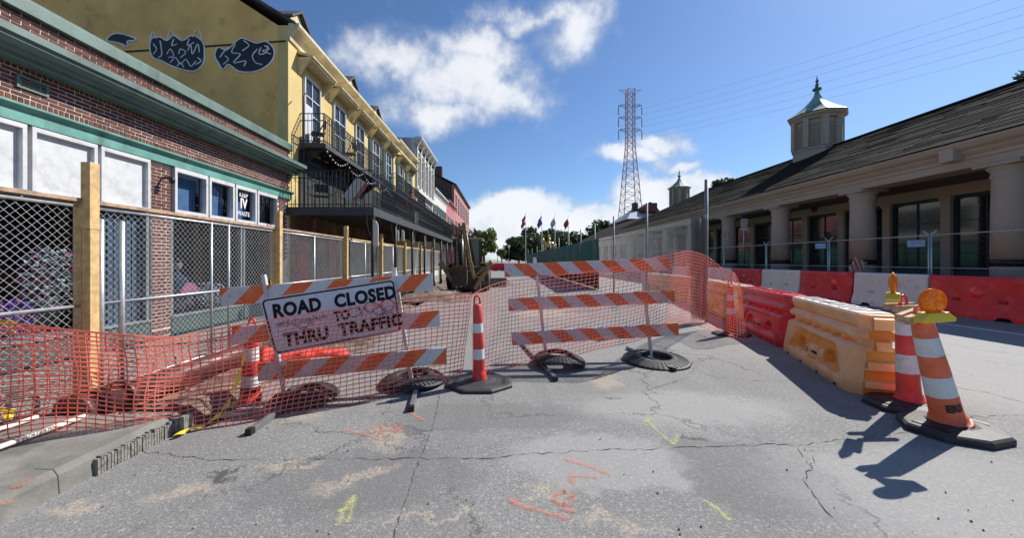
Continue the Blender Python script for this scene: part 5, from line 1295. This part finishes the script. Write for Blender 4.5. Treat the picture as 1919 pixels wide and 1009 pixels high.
a = MB(); a.box(-.78, .78, .35, 2.25, 2.62, 2.72); a.build('cab_roof', CATY, bh, bevel=.03)
for y in (.56, 1.98): a = MB(); a.box(-.6, .6, y, y+.01, 1.35, 2.6); a.build('cab_glass', DGLASS, bh)
a = MB(); a.box(-.28, .28, .95, 1.45, 1.35, 1.7); a.box(-.26, .26, 1.40, 1.5, 1.7, 2.2); a.build('seat', IRON, bh, bevel=.02)
a = MB(); a.box(-.3, .3, -.12, .35, .45, 1.1); a.build('swing_frame', MUD, bh, bevel=.02)
a = MB()
for x in (-.30, -.02): a.bar((x, .0, .95), (x-.08, .12, 2.35), .10, .24, (0,1,0)); a.bar((x-.08, .12, 2.35), (x-.03, -.15, 3.42), .10, .20, (0,1,0))
a.build('boom', CATY, bh, bevel=.01)
a = MB(); a.bar((-.12, -.28, 3.40), (.30, -.62, 1.15), .16, .2, (0,1,0)); a.bar((.28, -.62, 1.5), (.42, -.62, .75), .12, .16, (0,1,0)); a.build('dipper_arm', CATY, bh, bevel=.01)
a = MB(); a.tube([(-.16, -.05, 1.3), (-.2, -.12, 2.7)], .05, 8); a.tube([(0.02, -.36, 2.9), (.2, -.5, 1.9)], .045, 8); a.tube([(-.17, -.1, 2.1), (-.19, -.14, 3.0)], .03, 8); a.build('hydraulic_ram', GALV, bh)
a = MB()
for k in range(3): a.tube([(-.28+.05*k, -.12, 1.2), (-.42+.05*k, -.2, 2.2), (-.25+.05*k, -.2, 3.3)], .018, 6)
a.build('hose', IRON, bh)
a = MB(); q = [(.0, -.9, 1.35), (.0, -.45, 1.35), (.0, -.25, .95), (.0, -.35, .50), (.0, -.75, .38), (.0, -.62, .62), (.0, -.55, .95), (.0, -.75, 1.15)]
a.prism([(x-.62, y, z) for x, y, z in q], (.7, 0, 0)); bk_ = a.build('bucket', MUD, bh, bevel=.01)
a = MB()
for k in range(4): a.bar((-.58+k*.2, -.74, .40), (-.58+k*.2, -.95, .34), .06, .03)
a.build('bucket_tooth', MUD, bk_)
a = MB(); a.box(-1.05, 1.05, 4.6, 5.3, .25, .95); a.build('front_bucket', CATY, bh, bevel=.03)
# spoil and clutter by the machine
def heap(name, label, c, r, h, seed, mat=DIRT, cat='spoil heap'):
    mb = MB(); n = 22; vs = []
    for j in range(n+1):
        for i in range(n+1):
            x = -1+2*i/n; y = -1+2*j/n; d = math.sqrt(x*x+y*y); z = max(0, 1-d)**.8*h*(.7+.6*noise.noise(Vector((x*2.5, y*2.5, seed))))+noise.noise(Vector((x*7, y*7, seed)))*h*.18*(d < .9)
            vs.append((c[0]+x*r[0], c[1]+y*r[1], c[2]+max(z, 0)))
    mb.add(vs, [(j*(n+1)+i, j*(n+1)+i+1, (j+1)*(n+1)+i+1, (j+1)*(n+1)+i) for j in range(n) for i in range(n)], 0, True)
    return tag(mb.build(name, mat), label, cat)
heap('spoil_heap', 'brown dirt heap left of the backhoe behind the sign barricade', (-2.9, 16.2, .01), (1.6, 2.0), .55, 1)
heap('spoil_heap', 'low dirt ridge behind the left barricade beside the pipe', (-2.9, 8.6, .006), (.5, 2.2), .28, 2)
heap('spoil_heap', 'small pale rubble heap right of the backhoe', (.3, 24.0, .01), (1.1, 1.2), .4, 3, BROKEN)
# far cross street works: orange drums and red barriers
def drum(name, label, x, y, g_='orange drums at the far crossing'):
    t_ = thing(name, label, 'traffic drum', (x, y, 0), 0, g_); a = MB(); a.lathe([(.28, 0), (.26, .3), (.24, .9), (.2, .95)], 14); a.build('drum_body', ORANGE, t_)
    a = MB(); a.lathe([(.268, .3), (.262, .48)], 14, cap=False); a.lathe([(.254, .62), (.247, .8)], 14, cap=False); a.build('reflective_band', REFL_W, t_)
DL = ['leftmost, beside the backhoe', 'second from the backhoe', 'third from the backhoe', 'fourth from the backhoe', 'fifth from the backhoe', 'fifth from the green screen', 'fourth from the green screen', 'third from the green screen', 'second from the green screen', 'nearest the green screen']
for k in range(10): drum('traffic_drum', 'orange and white drum far down the street, '+DL[k], -2.0+k*1.25, 62+(k % 3)*5)
for k in range(6):
    t_ = thing('jersey_barrier', 'water barrier across the far end of the street, '+['leftmost behind the backhoe', 'second from the backhoe', 'third from the backhoe', 'third from the green screen', 'second from the green screen', 'nearest the green screen'][k], 'barrier', (-1.0+k*2.3, 57, 0), .04, 'orange water barriers at the far crossing')
    for nm, me in (jr[:1]): o = inst(nm, me, t_, (0,0,0)); 

# ---------------------------------------------------------------- market on the right
MB_X = 15.5
STONE = M('market_stucco', (.41,.335,.26), .8, var=.06, scale=.8, bump=.12, bscale=30, dirt=(.29,.245,.20), dlo=.58, dhi=.85, dscale=1.2, streak=True)
mkt = thing('market_hall', 'long market hall with round columns, dark shingle roof and louvred cupola', 'building', (MB_X, 12.5, 0)); mo = (MB_X, 12.5, 0)
MY0, MY1 = -8.0, 47.0
colY = [3.05+4.70*k for k in range(-2, 10)]
colY = [F*MB_X*inv for inv in [.00168+.0007*k for k in range(-3, 8)]]
for y in colY:
    a = MB(); T = Matrix.Translation((MB_X+.1, y, 0)); r_ = .44
    a.lathe([(r_+.0, .148), (r_, 1.42)], 32, T, cap=False); a.lathe([(r_, 1.63), (r_*.98, 2.8), (r_*.93, 4.05), (r_*.93, 4.12), (r_*1.02, 4.16), (r_*1.02, 4.22), (r_*.96, 4.24), (r_*.98, 4.36), (r_*1.16, 4.44), (r_*1.2, 4.50)], 32, T)
    c_ = part(a, 'column', STONE, mkt, 0, mo)
    a = MB(); a.lathe([(r_*1.03, 1.42), (r_*1.03, 1.63)], 32, T); part(a, 'black_band', BLACK_PAINT, c_, 0, mo)
    a = MB(); a.box(MB_X-.46, MB_X+.66, y-.55, y+.55, 4.502, 4.60); part(a, 'abacus', STONE, c_, 0, mo)
a = MB()
a.prism([(x, MY0, z) for x, z in [(15.2, 4.602), (15.14, 4.62), (15.14, 4.86), (15.09, 4.88), (15.09, 4.99), (15.05, 5.01), (14.95, 5.10), (14.95, 5.14), (14.80, 5.22), (14.70, 5.34), (14.70, 5.42), (16.0, 5.42), (16.0, 4.602)]], (0, MY1-MY0, 0))
part(a, 'entablature', STONE, mkt, 0, mo)
a = MB(); 
a.prism([(14.71, 12.05, 4.86), (15.05, 12.05, 4.86), (15.05, 12.05, 5.16), (14.71, 12.05, 5.3)], (0, .4, 0)); part(a, 'bracket_box', STONE, mkt, .02, mo)
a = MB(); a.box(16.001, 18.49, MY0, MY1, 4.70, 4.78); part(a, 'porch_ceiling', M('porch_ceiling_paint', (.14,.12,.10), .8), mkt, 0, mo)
# roof with individually laid courses
SHG = M('roof_shingle', (.022,.019,.016), .95, var=.35, scale=2.5, bump=.6, bscale=14, dirt=(.038,.033,.028), dlo=.5, dhi=.75, dscale=1.3, spec=.1)
XE, ZE, XRG, ZRG, YH = 14.66, 5.44, 22.0, 9.18, 40.0
a = MB(); nC = 40; sl = (ZRG-ZE)/(XRG-XE)
for k in range(nC):
    x0 = XE+(XRG-XE)*k/nC; x1 = XE+(XRG-XE)*(k+1)/nC+.03
    f0, f1 = k/nC, (k+1)/nC; ye0 = MY1-(MY1-YH)*f0; ye1 = MY1-(MY1-YH)*f1
    z0 = ZE+sl*(x0-XE); z1 = ZE+sl*(x1-XE); th = .03
    y = MY0
    while y < ye0-.01:
        yn = min(y+1.2+R.random()*1.2, ye0); dz_ = R.uniform(-.008, .012)
        ya, yb = min(y, ye1), min(yn, ye1)
        a.add([(x0, y, z0+th+dz_), (x0, yn, z0+th+dz_), (x1, yb, z1+.002), (x1, ya, z1+.002), (x0, y, z0-.02), (x0, yn, z0-.02)], [(0,3,2,1), (4,0,1,5)]); y = yn
a.add([(XE, MY1, ZE), (XRG, YH, ZRG), (XRG+7.3, MY1, ZE)], [(0,2,1)])
a.add([(XRG, MY0, ZRG), (XRG, YH, ZRG), (XRG+7.3, MY1, ZE), (XRG+7.3, MY0, ZE)], [(0,1,2,3)])
o = part(a, 'roof_course', SHG, mkt, 0, mo, kind='stuff')
a = MB(); a.bar((XRG, MY0, ZRG+.04), (XRG, YH, ZRG+.04), .22, .1); part(a, 'ridge_cap', SHG, mkt, 0, mo)
XW = 18.5
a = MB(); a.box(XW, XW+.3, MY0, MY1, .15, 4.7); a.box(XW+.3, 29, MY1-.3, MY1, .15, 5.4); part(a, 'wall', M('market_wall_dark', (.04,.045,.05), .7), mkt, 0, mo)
a = MB(); a.box(XW-.12, XW-.001, MY0, MY1, 4.25, 4.69); part(a, 'beam', STONE, mkt, 0, mo)
TEAL = M('dark_teal_joinery', (.018,.04,.05), .5, var=.2); TEALP = M('teal_panel', (.03,.07,.085), .55, var=.2)
pier = [15.2+2.35*k for k in range(-5, 14)]
for i, y in enumerate(pier):
    a = MB(); a.box(XW-.26, XW-.121, y-.17, y+.17, .149, 4.24); a.box(XW-.30, XW-.1215, y-.21, y+.21, 4.10, 4.245); part(a, 'pier', STONE, mkt, 0, mo)
    if i == len(pier)-1: break
    y0_, y1_ = y+.18, pier[i+1]-.18
    f = MB(); f.box(XW-.10, XW-.002, y0_, y1_, 4.10, 4.245); f.box(XW-.10, XW-.002, y0_, y0_+.10, 1.25, 4.10); f.box(XW-.10, XW-.002, y1_-.10, y1_, 1.25, 4.10); f.box(XW-.10, XW-.002, y0_, y1_, 1.15, 1.25); f.box(XW-.08, XW-.02, (y0_+y1_)/2-.03, (y0_+y1_)/2+.03, 1.25, 4.10)
    for z in (1.9, 2.55, 3.2): f.box(XW-.07, XW-.03, y0_+.14, y1_-.14, z-.015, z+.015)
    fr = part(f, 'window', TEAL, mkt, 0, mo); q = MB(); q.box(XW-.05, XW-.04, y0_+.10, y1_-.10, 1.25, 4.10); part(q, 'pane', DGLASS, fr, 0, mo)
    q = MB(); q.box(XW-.10, XW-.002, y0_, y1_, .149, 1.149); q.box(XW-.13, XW-.101, y0_+.12, (y0_+y1_)/2-.06, .3, 1.0); q.box(XW-.13, XW-.101, (y0_+y1_)/2+.06, y1_-.12, .3, 1.0); part(q, 'dado_panel', TEALP, mkt, 0, mo)
# signs on the columns, alarm bell
def plate_sign(label, u, v, Y, w_, h, colr, txts):
    t_ = thing('street_sign', label, 'sign', P(u, v, Y)); a = MB(); a.box(-w_/2, w_/2, -.01, .0, -h/2, h/2); a.build('plate', colr, t_, bevel=.003)
    for s_, z, sz in txts:
        me = text_mesh(s_, sz, M('red_sign_ink', (.5,.04,.04), .6, bump=0), .003, .0004, .8); o = bpy.data.objects.new('lettering', me); col.objects.link(o); place(o, frame_of((0, -.013, z), (1,0,0), (0,0,1)), t_)
    return t_
SGNW = M('sign_white', (.66,.58,.58), .6)
plate_sign('small pale parking sign on the farthest visible market column', 849.5, 259, F*MB_X/(852-588)-.6, .38, .5, SGNW, [('NO', .12, .15), ('PARKING', -.02, .08), ('P', -.15, .1)])
s_ = plate_sign('pale parking sign on a pole between the two far market columns', 872, 246, 23, .42, .75, SGNW, [('NO', .2, .18), ('STOPPING', .02, .085), ('ANY TIME', -.14, .085)])
a = MB(); a.tube([(0, .02, -2.2), (0, .02, .4)], .03, 8); a.build('sign_pole', GALV, s_)
bx_ = thing('alarm_bell', 'small dark red alarm bell under the market beam', 'alarm bell', P(954, 228, F*18.3/(954-588))); a = MB(); a.lathe([(.16, 0), (.15, .08), (.05, .12)], 16, Matrix.Rotation(-PI/2, 4, 'Y')); a.build('bell', M('dark_red', (.2,.01,.01), .5), bx_)
# cupola
def cupola(parent, off, cx, cy, zb, zw, zt, r, roofz, tipz, spike):
    a = MB(); a.lathe([(r*1.08, zb), (r*1.08, zw), (r*1.14, zw+.02), (r*1.14, zw+.14), (r, zw+.18)], 8, Matrix.Translation((cx, cy, 0)), smooth=False); part(a, 'cupola_base', STONE, parent, 0, off)
    a = MB(); a.lathe([(r*.93, zw+.15), (r*.93, zt)], 8, Matrix.Translation((cx, cy, 0)), smooth=False); part(a, 'cupola_drum', STONE, parent, 0, off)
    for k in range(8):
        an0, an1 = 2*PI*(k+.5)/8, 2*PI*(k+1.5)/8; A_, B_ = Vector((cx+r*math.cos(an0), cy+r*math.sin(an0), 0)), Vector((cx+r*math.cos(an1), cy+r*math.sin(an1), 0))
        a = MB(); d = (B_-A_); n_ = Vector((d.y, -d.x, 0)).normalized(); L = d.length; d.normalize()
        a.bar(A_+Vector((0,0,zw+.18)), A_+Vector((0,0,zt)), r*.24, r*.24, n_); part(a, 'corner_post', STONE, parent, 0, off)
        a = MB(); m_ = int((zt-zw-.5)/.15)
        for q in range(m_):
            z = zw+.30+q*.15; a.obox((A_+B_)/2*1.0+Vector((0,0,z))-n_*.04, d*L*.33, n_*.05+Vector((0,0,-.03)), Vector((0,0,.03))+n_*.006)
        part(a, 'louvre', STONE, parent, 0, off)
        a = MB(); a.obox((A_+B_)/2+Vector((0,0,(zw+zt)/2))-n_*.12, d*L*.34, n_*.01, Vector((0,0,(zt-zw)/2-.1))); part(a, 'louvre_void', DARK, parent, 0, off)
    a = MB(); a.lathe([(r*1.02, zt-.12), (r*1.10, zt-.08), (r*1.12, zt), (r*1.30, zt+.14), (r*1.34, zt+.24), (r*1.2, zt+.30)], 8, Matrix.Translation((cx, cy, 0)), smooth=False); part(a, 'cupola_cornice', STONE, parent, 0, off)
    a = MB(); h = roofz-zt-.3; a.lathe([(r*1.33*(1-f)**1.75+.10*f+.02, zt+.3+h*f) for f in [k/9 for k in range(10)]], 8, Matrix.Translation((cx, cy, 0)), smooth=False); part(a, 'cupola_roof', M('copper_patina', (.30,.38,.33), .6, .2, var=.2, scale=2, dirt=(.10,.25,.20), dlo=.45, dhi=.6, dscale=1.5), parent, 0, off)
    a = MB(); a.lathe([(.14, roofz-.02), (.26, roofz+.05), (.26, roofz+.16), (.12, roofz+.22), (.10, roofz+.45), (.05, roofz+.55), (.11, roofz+.66), (.05, roofz+.78), (.02, tipz)], 12, Matrix.Translation((cx, cy, 0))); part(a, 'finial', M('finial_green', (.06,.14,.11), .5), parent, 0, off)
CUY = F*22.0/(957.5-588)
cupola(mkt, mo, 22.0, CUY, 8.0, 9.15, 11.35, 1.28, 13.45, 14.5, 1)
# temporary fence in front of the columns
tfn = thing('panel_fence', 'low temporary wire panel fence in front of the market columns', 'fence', (14.6, 12, .15)); to_ = (14.6, 12, .15)
fy = [F*14.4/(u-588) for u in (1290, 1090, 968, 870, 805)]; fy = [7.0]+[q for q in fy if q > 8]
fy = sorted([F*14.6/(1090-588)+3.9*k for k in range(-2, 8)])
for i, y in enumerate(fy):
    a = MB(); a.tube([(14.6, y-.04, .15), (14.6, y-.04, 2.50)], .025, 8); a.tube([(14.6, y+.04, .15), (14.6, y+.04, 2.50)], .025, 8); a.bar((14.6, y-.04, 2.48), (14.6, y-.2, 2.62), .03); a.bar((14.6, y+.04, 2.48), (14.6, y+.2, 2.62), .03); part(a, 'post', GALV, tfn, 0, to_)
    if i < len(fy)-1:
        a = MB(); a.tube([(14.6, y, 2.46), (14.6, fy[i+1], 2.46)], .02, 6); a.tube([(14.6, y, .3), (14.6, fy[i+1], .3)], .02, 6); a.tube([(14.6, y, 1.35), (14.6, fy[i+1], 1.35)], .015, 6); part(a, 'rail', GALV, tfn, 0, to_)
        a = MB(); mesh_panel(a, (14.6, y, 0), (14.6, fy[i+1], 0), .3, 2.45, .20, .0012); part(a, 'wire_mesh', M('dull_wire', (.12,.12,.13), .6, .3), tfn, 0, to_)
for u, v, lab in ((1074, 268, 'small blue notice hung on the panel fence below the third pier'), (962, 271, 'small blue notice on the panel fence near the middle column')):
    Y = F*14.55/(u-588); t_ = thing('fence_notice', lab, 'notice', (14.54, Y, EYE-(v-V0)/F*Y)); a = MB(); a.box(-.012, 0, -.28, .28, -.12, .12); a.build('panel', M('blue_notice', (.25,.42,.62), .5), t_)

# next market building with its own cupola and the red house by the tower
nm_, no = thing('market_hall', 'farther market hall roof with small cupola behind the first one', 'building', (24, 60, 0)), (24, 60, 0)
nm_['label'] = 'farther market hall with small cupola, seen over the first roof end'
a = MB(); a.box(17.5, 30, 50, 88, 0, 5.0); part(a, 'wall', STONE, nm_, 0, no)
a = MB(); a.prism([(16.6, 49.5, 5.0), (24, 49.5, 9.0), (31, 49.5, 5.0)], (0, 39, 0)); part(a, 'roof', SHG, nm_, 0, no)
cupola(nm_, no, (796-588)/F*56, 56, 7.6, 9.8, 12.3, 1.22, 14.3, 15.5, 1)
for k in range(8): a = MB(); a.box(17.42, 17.499, 52+k*4.5, 54.5+k*4.5, 1.0, 4.0); part(a, 'window', DGLASS, nm_, 0, no)
Yr = 95; rh = thing('red_house', 'red house with pale metal hipped roof and chimneys at the foot of the pylon', 'house', ((757-588)/F*Yr, Yr, 0)); ro = ((757-588)/F*Yr, Yr, 0)
xa, xb = (737-588)/F*Yr, (800-588)/F*Yr
a = MB(); a.box(xa, xb, Yr, Yr+16, 0, 12.3); part(a, 'wall', M('dark_red_wall', (.22,.03,.035), .8), rh, 0, ro)
a = MB(); zt = 12.3; cx0, cx1 = xa+3.5, xb-3
a.add([(xa-.5, Yr-.6, zt), (xb+.5, Yr-.6, zt), (xb+.5, Yr+16.5, zt), (xa-.5, Yr+16.5, zt), (cx0, Yr+8, zt+3.6), (cx1, Yr+8, zt+3.6)], [(0,1,5,4), (1,2,5), (2,3,4,5), (3,0,4), (0,3,2,1)]); part(a, 'roof', M('pale_metal_roof', (.42,.44,.46), .5), rh, 0, ro)
for u in (755, 779): x = (u-588)/F*Yr; a = MB(); a.box(x-.6, x+.6, Yr+6, Yr+7.5, 14, 17.4); part(a, 'chimney', DBRICK, rh, 0, ro)
a = MB(); x = (768-588)/F*Yr; a.prism([(x-2.4, Yr+3.0, 14.6), (x+2.4, Yr+3.0, 14.6), (x+1.6, Yr+3.0, 16.0), (x, Yr+3.0, 17.2), (x-1.6, Yr+3.0, 16.0)], (0, 5, 0)); part(a, 'dormer', M('dark_red_gable', (.12,.03,.03), .8), rh, 0, ro)
for u in (742, 750, 770): x = (u-588)/F*Yr; a = MB(); a.box(x-.5, x+.5, Yr-.08, Yr-.01, 9.6, 11.6); part(a, 'window', WHITE_PAINT, rh, 0, ro)

# ---------------------------------------------------------------- transmission tower and wires
YT = 250.0; XT = (738.5-588)/F*YT
PYL = M('pylon_steel', (.42,.30,.32), .6, .3, var=.35, scale=.3)
tw = thing('transmission_tower', 'tall slim lattice power pylon with three pairs of drooping arms', 'pylon', (XT, YT, 0)); a = MB()
zT = EYE+(V0-88)/F*YT
lv = [(0, 8.6), (12, 7.4), (24, 6.6), (36, 5.7), (47, 4.9), (58, 4.1), (68, 3.3), (78, 2.6), (86, 2.4), (94, 2.4), (102, 2.4), (110, 2.4), (zT, 2.4)]
cs = ((-1,-1), (1,-1), (1,1), (-1,1))
for (z0, w0), (z1, w1) in zip(lv[:-1], lv[1:]):
    nn = 2; 
    for q in range(nn):
        za, zb_ = z0+(z1-z0)*q/nn, z0+(z1-z0)*(q+1)/nn; wa, wb = w0+(w1-w0)*q/nn, w0+(w1-w0)*(q+1)/nn
        for k in range(4):
            c0_, c1_ = cs[k], cs[(k+1) % 4]
            p = lambda c_, w_, z: Vector((c_[0]*w_, c_[1]*w_, z))
            a.bar(p(c0_, wa, za), p(c0_, wb, zb_), .42)
            a.bar(p(c0_, wa, za), p(c1_, wb, zb_), .18); a.bar(p(c1_, wa, za), p(c0_, wb, zb_), .18); a.bar(p(c0_, wb, zb_), p(c1_, wb, zb_), .2)
a.build('lattice_mast', PYL, tw)
insu = []
for v in (107, 121, 135.5):
    z = EYE+(V0-v)/F*YT; a = MB()
    for s_ in (-1, 1):
        for q in (-1, 1): a.bar((s_*2.2, q*1.5, z-1.2), (s_*7.6, 0, z+.6), .25); a.bar((s_*2.2, q*1.5, z+1.4), (s_*7.6, 0, z+.6), .22)
    a.build('cross_arm', PYL, tw)
    for s_ in (-1, 1):
        b = MB(); b.tube([(s_*7.6, 0, z+.5), (s_*7.9, 0, z-1.5), (s_*7.9, 0, z-6)], .28, 6); b.build('insulator', M('insulator_dark', (.10,.10,.13), .5), tw); insu.append(Vector((XT+s_*7.9, YT, z-6)))
a = MB()
for s_ in (-1, 1): a.bar((s_*2.4, 0, zT-3), (s_*7.4, 0, zT), .25); a.bar((s_*2.4, 0, zT), (s_*7.4, 0, zT), .25)
a.build('top_arm', PYL, tw)
pw = thing('power_lines', 'faint power lines running from the pylon over the market hall', 'power line', (XT, YT, 100)); 
for i, p in enumerate(insu):
    q = p+Vector((215, -225, 12)); b = MB(); pts = []
    for k in range(25): f = k/24; x_ = p.lerp(q, f); x_.z -= 14*4*f*(1-f)*.5; pts.append(x_-Vector((XT, YT, 100)))
    b.tube(pts, .04, 4, cap=False); b.build('wire', M('grey_wire', (.25,.27,.30), .6), pw)

# ---------------------------------------------------------------- trees
BARK = M('bark', (.10,.075,.055), .9, var=.3, scale=4, bump=.6)
def leafmat(name, c):
    m, t = new_mat(name)
    g_ = t.n('ShaderNodeNewGeometry').outputs['Position']
    base = t.mix(t.ramp(t.noise(g_, .9, 4), .3, .7), tuple(x*.6 for x in c), tuple(x*1.45 for x in c))
    b = t.n('ShaderNodeBsdfPrincipled'); t.set(b.inputs['Base Color'], base); b.inputs['Roughness'].default_value = .6
    tr = t.n('ShaderNodeBsdfTranslucent'); t.set(tr.inputs[0], base); mx = t.n('ShaderNodeMixShader'); mx.inputs[0].default_value = .3
    t.nt.links.new(b.outputs[0], mx.inputs[1]); t.nt.links.new(tr.outputs[0], mx.inputs[2]); t.nt.links.new(mx.outputs[0], t.n('ShaderNodeOutputMaterial').inputs[0])
    return m
LF1 = leafmat('oak_leaf', (.045,.075,.025)); LF2 = leafmat('light_leaf', (.12,.17,.04))
def tree(label, x, y, h, rx, rz_, seed, mat=LF1, n=2600, leaf=.28, trunk_h=None, z0=0.0):
    rr = random.Random(seed); t_ = thing('oak_tree' if mat is LF1 else 'street_tree', label, 'tree', (x, y, z0))
    th = trunk_h or h*.35; cc = Vector((0, 0, h-rz_))
    a = MB(); a.tube([(0,0,-.3), (.05*h*.1, 0, th*.6), (0, 0, th+rz_*.4)], [h*.035, h*.027, h*.014], 10)
    cl = []
    for k in range(26):
        while True:
            p = Vector((rr.uniform(-1,1), rr.uniform(-1,1), rr.uniform(-.8,1)))
            if .35 < p.length < 1: break
        cl.append((Vector((p.x*rx*.78, p.y*rx*.78, p.z*rz_*.75))+cc, rr.uniform(.22, .40)))
    for c_, s_ in cl[:12]:
        st = Vector((0, 0, th*rr.uniform(.6, 1.1))); md = st.lerp(c_, .5)+Vector((rr.uniform(-.3,.3), rr.uniform(-.3,.3), rr.uniform(-.1,.4))); a.tube([st, md, c_], [h*.014, h*.009, h*.003], 6)
    a.build('trunk', BARK, t_)
    b = MB()
    for k in range(n):
        c_, s_ = cl[rr.randrange(len(cl))]
        d = Vector((rr.gauss(0,1), rr.gauss(0,1), rr.gauss(0,1))).normalized()*(rr.random()**.45)
        p = c_+Vector((d.x*rx*s_, d.y*rx*s_, d.z*rz_*s_*1.05))
        u_ = Vector((rr.uniform(-1,1), rr.uniform(-1,1), rr.uniform(-1,1))).normalized()*leaf*rr.uniform(.5, 1.2); v_ = u_.cross(Vector((rr.uniform(-1,1), rr.uniform(-1,1), rr.uniform(-1,1)))).normalized()*leaf*rr.uniform(.4, .9)
        b.add([p-u_, p+v_, p+u_, p-v_], [(0,1,2,3)])
    b.build('crown', mat, t_); return t_
def tree_at(label, u, vtop, wpx, Y, seed, mat=LF1, n=2600, leaf=.28, ratio=.8):
    x = (u-U0)/F*Y; h = EYE+(V0-vtop)/F*Y; rx = wpx/2/F*Y; rz_ = min(rx*ratio, h*.46); return tree(label, x, Y, h, rx, rz_, seed, mat, n, leaf)
tree_at('light green street tree overhanging the end of the left row', 567, 246, 40, 78, 1, LF2, 4000, .30, 1.0)
tree_at('dark oak at the left of the far tree group, lowest crown', 608, 260, 50, 105, 2, n=4200, leaf=.55, ratio=.6)
tree_at('dark oak between the first two flagpoles', 620, 254, 64, 112, 3, n=4200, leaf=.55, ratio=.6)
tree_at('tallest dark oak behind the second flagpole', 641, 243, 66, 118, 4, n=5000, leaf=.6, ratio=.65)
tree_at('dark oak behind the golden statue, right of the tallest', 658, 251, 56, 124, 5, n=4000, leaf=.6, ratio=.65)
tree_at('low oak right of the fourth flagpole', 678, 257, 42, 120, 6, n=3000, leaf=.55, ratio=.6)
tree_at('dark oak left of the pylon base', 706, 241, 48, 120, 7, n=3800, leaf=.55)
tree_at('dark oak between the pylon base and the red house', 724, 245, 36, 130, 8, n=2600, leaf=.55)
tree_at('round oak rising behind the market hall roof', 860, 182, 56, 48, 9, n=6000, leaf=.20, ratio=.9)
tree_at('tree tip showing above the market roof at the right edge', 1222, 58, 70, 34, 10, n=5000, leaf=.16)
tree_at('bushy oak low behind the backhoe cab', 588, 274, 12, 96, 11, LF2, 1200, .3)
# flags, statue, plinth
def flag(label, u, vt, Y, colr, seed):
    x = (u-U0)/F*Y; zt = EYE+(V0-vt)/F*Y; t_ = thing('flagpole', label, 'flagpole', (x, Y, 0), 0, 'flagpoles round the statue')
    a = MB(); a.tube([(0,0,0), (0,0,zt)], [.12, .07], 8); a.lathe([(.02, zt), (.12, zt+.1), (.02, zt+.2)], 8); a.build('pole', M('flagpole_paint', (.7,.7,.7), .4), t_)
    a = MB(); vs = []; n = 10
    for j in range(n+1):
        for i in range(n+1): fx, fz = i/n, j/n; vs.append((-.05-fx*1.0+(.15*math.sin(fz*7+seed)), .25*math.sin(fx*6+fz*3+seed), zt-.3-fz*2.2-fx*1.4))
    a.add(vs, [(j*(n+1)+i, j*(n+1)+i+1, (j+1)*(n+1)+i+1, (j+1)*(n+1)+i) for j in range(n) for i in range(n)], 0, True); a.build('flag', colr, t_)
FR = M('flag_red', (.45,.05,.06), .8); FB = M('flag_blue', (.05,.09,.32), .8); FW = M('flag_pale', (.5,.5,.55), .8)
flag('flagpole with limp red flag, leftmost of four', 616, 233, 92, FR, 0); flag('flagpole with dark blue flag, second of four', 635, 233, 92, FB, 1)
flag('flagpole with grey blue flag, third of four', 650.5, 234, 92, FW, 2); flag('flagpole with red flag, nearest the green screen', 666, 236, 92, FR, 3)
GOLD = M('gilded_bronze', (.62,.46,.18), .35, .6)
Yst = 88; st = thing('equestrian_statue', 'gilded rider and horse statue on a pale plinth between the flagpoles', 'statue', ((644-588)/F*Yst, Yst, 0))
a = MB(); a.box(-2.4, 2.4, -1.5, 1.5, 0, 3.6); a.build('plinth', STONE, st, bevel=.05)
a = MB(); a.tube([(-1.1, 0, 5.4), (-.5, 0, 5.6), (.4, 0, 5.5), (1.0, 0, 5.5)], [.42, .5, .5, .42], 12); a.tube([(-.95, 0, 5.7), (-1.5, 0, 6.5), (-1.6, 0, 6.9)], [.34, .24, .2], 10); a.tube([(-1.5, 0, 6.95), (-2.05, 0, 6.55)], [.2, .11], 8)
for x, y, b_ in ((-.95, .25, -.25), (-.9, -.25, .1), (.9, .25, .15), (.95, -.25, -.1)): a.tube([(x, y, 5.3), (x+b_*.6, y, 4.6), (x+b_, y, 3.65)], [.2, .12, .08], 8)
a.tube([(1.3, 0, 5.6), (1.6, 0, 5.0), (1.55, 0, 4.3)], [.12, .14, .04], 8); a.build('horse', GOLD, st)
a = MB(); a.tube([(.0, 0, 5.9), (0, 0, 6.6), (.0, 0, 7.0)], [.28, .3, .12], 10); a.lathe([(.02, 7.0), (.16, 7.1), (.17, 7.25), (.02, 7.4)], 10); a.tube([(0, -.25, 6.75), (-.3, -.35, 7.1), (-.2, -.3, 7.7)], [.1, .08, .06], 6); a.tube([(0, .25, 6.75), (-.4, .3, 6.4)], [.1, .07], 6)
for s_ in (-1, 1): a.tube([(0, s_*.3, 6.0), (-.15, s_*.55, 5.5), (-.1, s_*.55, 4.9)], [.16, .13, .08], 8)
a.tube([(-.25, -.3, 6.8), (-.35, -.3, 8.6)], .04, 6); a.build('rider', GOLD, st)
# street lamps far down, small far vehicles and signs
for x, y, lab in ((-1.0, 88, 'slim far street lamp beyond the backhoe'), (1.6, 82, 'slim far street lamp right of the backhoe')):
    t_ = thing('street_lamp', lab, 'street lamp', (x, y, 0)); a = MB(); a.tube([(0,0,0), (0,0,4.2)], .06, 8); a.build('pole', IRON, t_); a = MB(); a.lathe([(.05, 4.2), (.22, 4.4), (.26, 4.8), (.1, 5.0), (.02, 5.1)], 10); a.build('lantern', WHITE_PL, t_)
t_ = thing('site_container', 'pale low concrete block right of the backhoe', 'block', (.1, 22.2, 0)); a = MB(); a.box(-.85, .2, 0, 1.2, 0, .55); a.build('block_body', CONC, t_, bevel=.03)
